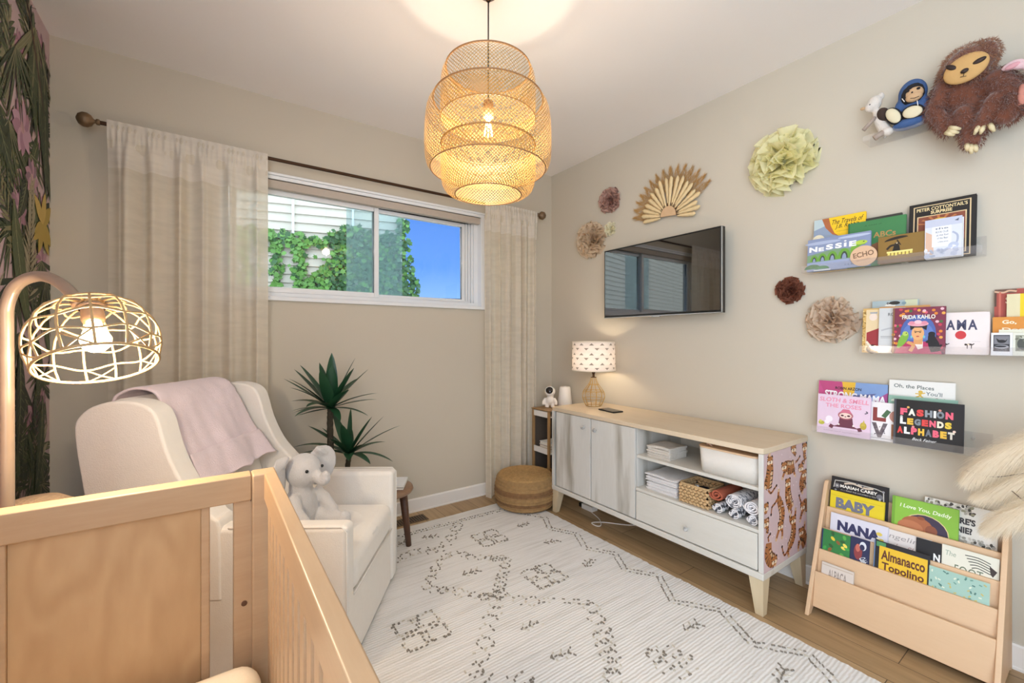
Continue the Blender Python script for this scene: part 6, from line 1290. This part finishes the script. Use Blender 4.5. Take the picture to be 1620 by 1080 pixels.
b = MB(); hairs(b, body + larm + rarm + leg_, 15000, .017, .0011, 3); hairs(b, head, 5000, .014, .001, 4, .2, 1); o = b.build('fur', [FUR, FUR2], sl, fix=False); o['kind'] = 'stuff'
fc = Vector(S(1528, 108, -.068)); b = MB(); b.blob(fc, (.020, .060, .050), rot=(R(-14), 0, 0), n=24, m=14); b.build('face', mat('sloth_face', 'c9a066', .9, noise_=(60, .05)), sl, smooth=True)
b = MB()
for (u, v, rt_) in ((1505, 107, -42), (1549, 96, 16)):
    p = Vector(S(u, v, -.083)); b.blob(p, (.0075, .019, .0085), rot=(R(-rt_), 0, 0), n=16, m=8)
b.blob(Vector(S(1526, 112, -.091)), (.006, .011, .008), rot=(R(-14), 0, 0)); b.tube([S(1525, 116, -.090), S(1524, 121, -.089)], .001, 5); b.tube([S(1519, 122, -.088), S(1524, 121, -.0895), S(1529, 120, -.088)], .001, 5)
b.build('eye_patches_and_nose', mat('sloth_dark', '2b1a14', .6, noise_=(30, .1)), sl, smooth=True)
CL_ = mat('claw_felt', 'd9c9a0', .8, noise_=(40, .06))
for name_, pts_ in (('left', [((1503, 202), (1520, 204)), ((1500, 207), (1517, 210)), ((1497, 210), (1510, 214))]), ('right', [((1549, 199), (1541, 213)), ((1556, 200), (1551, 212)), ((1566, 197), (1573, 208))]), ('foot', [((1542, 231), (1545, 240)), ((1536, 230), (1537, 243)), ((1530, 229), (1531, 239))])):
    b = MB()
    for (a_, c_) in pts_: b.tube([S(*a_, -.075), S((a_[0] + c_[0]) / 2, (a_[1] + c_[1]) / 2, -.088), S(*c_, -.080)], [.008, .0075, .004], 8)
    b.build('claws', CL_, sl, smooth=True)

mk = thing('monkey_plush', 'monkey plush in a blue hooded outfit with cream foot soles on the top ledge', 'stuffed toy', (2.33, .50, Z0_))
def S2(u, v, dx=0): p = at(u, v, X=2.33 + dx); return (dx, p.y - .50, p.z - Z0_)
BL = mat('hoodie_blue', '3f5c8c', .9, noise_=(40, .1), bump=(200, .3)); DKB = mat('plush_black', '1d1a1e', .9, noise_=(40, .1)); TAN = mat('plush_tan', 'c9a57e', .9, noise_=(40, .06)); CRM = mat('plush_cream', 'ddd2b2', .9, noise_=(40, .06))
b = MB(); b.blob(S2(1446, 178, .0), (.04, .045, .052)); b.blob(S2(1444, 148, .0), (.042, .046, .056)); b.blob(S2(1462, 168, .0), (.03, .022, .045)); b.blob(S2(1425, 172, .0), (.025, .02, .035)); b.blob(S2(1440, 195, -.01), (.035, .06, .022)); b.build('hooded_outfit', BL, mk, smooth=True, remesh=.005)
b = MB(); b.blob(S2(1444, 149, -.020), (.028, .037, .044)); b.blob(S2(1414, 184, -.03), (.02, .0255, .042), rot=(R(-28), 0, 0)); b.blob(S2(1444, 178, -.03), (.02, .037, .031), rot=(R(15), 0, 0)); b.build('head_and_feet', DKB, mk, smooth=True)
b = MB(); b.blob(S2(1446, 148, -.034), (.018, .029, .026)); b.blob(S2(1446, 153, -.040), (.016, .026, .019)); b.build('face', TAN, mk, smooth=True)
b = MB(); b.blob(S2(1436, 144, -.050), (.004, .006, .005)); b.blob(S2(1453, 139.5, -.049), (.004, .006, .005)); b.blob(S2(1443, 146, -.053), .003); b.tube([S2(1440, 155.5, -.054), S2(1447, 155, -.055), S2(1454, 152, -.053)], .0011, 5); b.build('eyes_and_mouth', DKB, mk, smooth=True)
b = MB(); b.blob(S2(1413, 183, -.046), (.009, .020, .036), rot=(R(-28), 0, 0)); b.blob(S2(1443.5, 177, -.048), (.009, .031, .023), rot=(R(15), 0, 0)); b.build('foot_soles', CRM, mk, smooth=True)
b = MB(); b.tube([S2(1451, 159, -.05), S2(1452.5, 169, -.045)], .0016, 5); b.tube([S2(1427, 156, -.04), S2(1431, 161, -.042)], .0016, 5); b.build('drawstring', M['white'], mk, smooth=True)

lb = thing('goat_plush', 'small white goat plush with tan nose at the left end of the top ledge', 'stuffed toy', (2.33, .60, Z0_))
def S3(u, v, dx=0): p = at(u, v, X=2.33 + dx); return (dx, p.y - .60, p.z - Z0_)
WP = mat('plush_white', 'ded6cc', .95, noise_=(60, .08), bump=(250, .4)); LT = mat('plush_limb', 'a8978a', .9, noise_=(40, .1))
b = MB(); b.blob(S3(1383, 164, -.01), (.024, .027, .033), rot=(R(15), 0, 0)); b.blob(S3(1376, 170, -.02), (.018, .018, .02)); b.blob(S3(1394, 152, 0), (.014, .012, .016)); b.tube([S3(1388, 176, 0), S3(1392, 190, 0), S3(1400, 206, -.01)], [.017, .024, .022], 12); b.blob(S3(1404, 208, -.02), (.02, .02, .018)); b.build('body', WP, lb, smooth=True, remesh=.004)
b = MB(); b.tube([S3(1384, 186, -.02), S3(1377, 194, -.03), S3(1366, 206, -.035)], [.008, .0065, .008], 8); b.tube([S3(1400, 208, -.02), S3(1392, 213, -.035), S3(1383, 219, -.04)], [.011, .011, .012], 8); b.build('limbs', LT, lb, smooth=True)
b = MB(); b.blob(S3(1365, 172, -.03), (.008, .009, .006)); b.build('nose', TAN, lb, smooth=True)
b = MB(); b.blob(S3(1398, 181, -.02), (.022, .021, .03), rot=(R(-20), 0, 0)); b.build('dark_patch', mat('goat_patch', '3f2f28', .9, noise_=(30, .2)), lb, smooth=True); b = MB(); b.blob(S3(1376, 165.5, -.036), .0025); b.build('eye', DKB, lb, smooth=True)

pk = thing('pink_plush', 'pale pink plush toy cut off by the right edge beside the sloth', 'stuffed toy', (2.30, .14, Z0_))
def S4(u, v, dx=0): p = at(u, v, X=2.30 + dx); return (dx, p.y - .14, p.z - Z0_)
PK = mat('plush_pink', 'dcbcc0', .95, noise_=(50, .05), bump=(250, .3))
b = MB(); b.blob(S4(1655, 105, 0), (.045, .05, .055)); b.blob(S4(1660, 145, 0), (.05, .055, .06)); b.blob(S4(1602, 103, -.01), (.010, .028, .016), rot=(R(-10), 0, 0)); b.blob(S4(1620, 102, -.01), (.012, .026, .014)); b.build('body', PK, pk, smooth=True, remesh=.004)
b = MB(); b.blob(S4(1602, 104, -.018), (.006, .019, .009), rot=(R(-10), 0, 0)); b.build('ear_lining', mat('plush_pink_deep', 'd09aa0', .95, noise_=(50, .05)), pk, smooth=True)
b = MB(); b.tube([S4(1622, 135, -.03), S4(1618, 150, -.035), S4(1620, 165, -.03)], [.014, .013, .015], 10); b.build('arm', mat('plush_salmon', 'c98878', .95, noise_=(50, .05)), pk, smooth=True)

# ================================================================== PAMPAS GRASS
vz = thing('floor_vase', 'tall pale vase with pampas grass just outside the right edge', 'vase', (2.10, -.02, 0))
b = MB(); b.lathe([(.001, 0), (.07, 0), (.09, .08), (.095, .2), (.07, .36), (.04, .44), (.045, .48), (.038, .48), (.034, .44), (.001, .40)], 32, cap=False); b.build('vessel', mat('vase_clay', 'd6ccbc', .8, noise_=(20, .05)), vz, smooth=True)
def plume(label, pts, R0, n, seed):
    k = thing('pampas_plume', label, 'dried grass', (2.10, -.02, .45), group='pampas plumes in the floor vase'); rr = random.Random(seed); q = spline([tuple(Vector(p) - Vector((2.10, -.02, .45))) for p in pts], 10)
    b = MB(); b.tube(q, [.0022] * len(q), 6); b.build('stem', mat('pampas_stem', '8c7758', .8, noise_=(30, .1)), k, smooth=True)
    b = MB(); m0 = int(len(q) * .42)
    for i in range(n):
        t = rr.random(); j = m0 + int(t * (len(q) - 1 - m0)); p = Vector(q[j]); dr = (Vector(q[min(j + 1, len(q) - 1)]) - Vector(q[j - 1])).normalized(); env = R0 * (math.sin(PI * min(1, .15 + t * .80)) ** .7)
        rd = Vector((rr.gauss(0, 1), rr.gauss(0, 1), rr.gauss(0, 1))); rd = (rd - dr * rd.dot(dr)).normalized(); L_ = env * rr.uniform(.8, 1.7); o = p + rd * env * rr.uniform(0, .35)
        c1 = o + (rd * .55 + dr * .65).normalized() * L_ * .5; c2 = c1 + (rd * .30 + dr * .8 + Vector((0, 0, -.5))).normalized() * L_ * .6; s_ = dr.cross(rd) * .0004
        c2.x = min(c2.x, .295); c1.x = min(c1.x, .295)
        b.add([o - s_, o + s_, c1 + s_, c1 - s_, c2], [(0, 1, 2, 3), (3, 2, 4)])
    o = b.build('feathery_head', M['pampas'], k, fix=False); o['kind'] = 'stuff'
plume('upper cream pampas plume drooping over the book rack', [(2.10, -.02, .45), (2.10, -.02, .8), (2.10, .03, .93), (2.11, .12, .90), (2.13, .24, .80), (2.15, .32, .70)], .065, 6000, 1)
plume('lower cream pampas plume hanging over the rack top right corner', [(2.10, -.02, .45), (2.09, -.02, .62), (2.08, .03, .74), (2.09, .12, .70), (2.12, .21, .62), (2.15, .27, .55)], .055, 5500, 2)
plume('middle cream pampas plume pressed between the other two', [(2.10, -.02, .45), (2.11, -.02, .7), (2.11, .03, .84), (2.13, .13, .79), (2.16, .22, .71), (2.18, .30, .64)], .055, 4500, 3)
tw = thing('dry_twig', 'thin brown drooping twig beside the pampas plumes', 'dried grass', (2.10, -.02, .45)); b = MB(); b.tube(spline([(0, 0, 0), (.01, .03, .32), (.02, .17, .33), (.03, .27, .29), (.03, .335, .295)], 8), .0014, 6); b.tube(spline([(0, 0, 0), (-.01, .04, .22), (0, .16, .21), (.01, .23, .26)], 8), .0014, 6); b.build('stems', flat('5a4636'), tw)

# ================================================================== PENDANT
PX, PY = .90, 1.445
pn = thing('pendant_lamp', 'large three tiered woven bamboo pendant lamp hanging from the ceiling', 'pendant lamp', (PX, PY, H))
def zz(h): return CZ + h - H
b = MB(); b.lathe([(.001, 0), (.05, 0), (.05, -.012), (.035, -.035), (.012, -.048), (.008, -.06), (.001, -.06)], 32, cap=False); b.build('canopy', M['brown'], pn, smooth=True)
b = MB(); b.tube([(0, 0, -.05), (0, 0, zz(.93))], .003, 8); b.build('cord', M['black'], pn, smooth=True)
b = MB(); b.lathe([(.001, zz(.935)), (.018, zz(.935)), (.02, zz(.92)), (.02, zz(.87)), (.001, zz(.87))], 20, cap=False); b.build('socket', M['rattand'], pn, smooth=True)
b = MB(); b.lathe([(.012, zz(.872)), (.016, zz(.855)), (.032, zz(.825)), (.036, zz(.80)), (.028, zz(.775)), (.001, zz(.765))], 24, cap=False); b.build('light_bulb', glass('clear_bulb', (1, .97, .92)), pn, smooth=True)
b = MB()
for k in range(6): a = PI * k / 3; b.tube([(.006 * math.cos(a), .006 * math.sin(a), zz(.86)), (.018 * math.cos(a), .018 * math.sin(a), zz(.80))], .0022, 6)
b.build('glowing_filament', M['bulbf'], pn)
def tier(prof, n, wd, name):
    """lattice: two families of flat strips spiralling in opposite senses over the surface of revolution"""
    pr = spline(prof, 6); L_ = [0]
    for i in range(1, len(pr)): L_.append(L_[-1] + math.hypot(pr[i][0] - pr[i - 1][0], pr[i][1] - pr[i - 1][1]))
    tot = L_[-1]
    def pf_(s):
        s = max(0, min(tot, s)); i = 0
        while i < len(L_) - 2 and L_[i + 1] < s: i += 1
        f = (s - L_[i]) / max(1e-9, L_[i + 1] - L_[i]); return pr[i][0] * (1 - f) + pr[i + 1][0] * f, pr[i][1] * (1 - f) + pr[i + 1][1] * f
    b = MB(); rmax = max(p[0] for p in prof); turn = tot / rmax * 1.0; m_ = 16
    for sg in (-1, 1):
        for k in range(n):
            vs = []
            for j in range(m_ + 1):
                t = j / m_; r, z = pf_(t * tot); a = 2 * PI * k / n + sg * turn * t; w_ = wd / r * .72; o_ = .0008 * sg + .0006 * math.sin(j * PI + k * PI)
                for s_ in (-1, 1): aa = a + s_ * w_ * .5; vs.append(((r + o_) * math.cos(aa), (r + o_) * math.sin(aa), zz(z) + 0))
            b.add(vs, [(2 * j, 2 * j + 1, 2 * j + 3, 2 * j + 2) for j in range(m_)])
    sh_ = b.build(name, M['rattan'], pn, fix=False, smooth=True)
    for (r, z), th in ((prof[0], .0022), (prof[-1], .0035)): b = MB(); b.tube([(r * math.cos(2 * PI * j / 64), r * math.sin(2 * PI * j / 64), zz(z)) for j in range(64)], th, 8, closed=True); b.build('rim_hoop', M['rattand'], sh_, smooth=True)
tier([(.130, .566), (.156, .572), (.176, .592), (.185, .63), (.186, .69), (.184, .76)], 84, .0046, 'lower_tier')
tier([(.226, .665), (.240, .68), (.247, .72), (.248, .78), (.245, .85), (.236, .90), (.215, .932)], 108, .0046, 'middle_tier')
tier([(.186, .86), (.187, .94), (.186, 1.0), (.180, 1.035), (.166, 1.06)], 84, .0046, 'upper_tier')
add_light('pendant_light', 'POINT', (PX, PY, H + zz(.815)), 12, (1, .86, .70), .03)

# ================================================================== SMALL THINGS ON THE FLOOR
fv = thing('floor_register', 'dark slotted floor register by the window wall', 'vent', (1.03, 2.705, 0)); b = MB()
b.b2((-.16, -.05, 0), (.16, .05, .003)); b.build('frame', mat('register_frame', '6b543c', .5, .2, noise_=(20, .1)), fv)
b = MB()
for i in range(18): b.box((-.145 + i * .017, 0, .0034), (.007, .078, .0012), (0, 0, .0))
b.build('slots', flat('1a1512'), fv)
ps = thing('power_adapter', 'white power adapter with black plug under the console', 'power adapter', (2.18, 2.16, 0)); b = MB(); b.b2((-.03, -.05, .0), (.03, .05, .035)); b.build('body', M['white'], ps, bevel=.004); b = MB(); b.b2((-.02, .052, .0), (.02, .085, .028)); b.build('plug', M['black'], ps, bevel=.003)
wc = thing('white_cable', 'white cable looping on the floor under the console', 'cable', (2.05, 1.95, 0)); b = MB(); b.tube(spline([(.10, .16, .003), (.06, .05, .003), (.0, -.02, .003), (-.03, -.01, .003), (-.02, .04, .003), (.05, .0, .003), (.15, -.12, .003), (.28, -.2, .003)], 8), .0028, 8); b.build('cord', M['white'], wc, smooth=True)
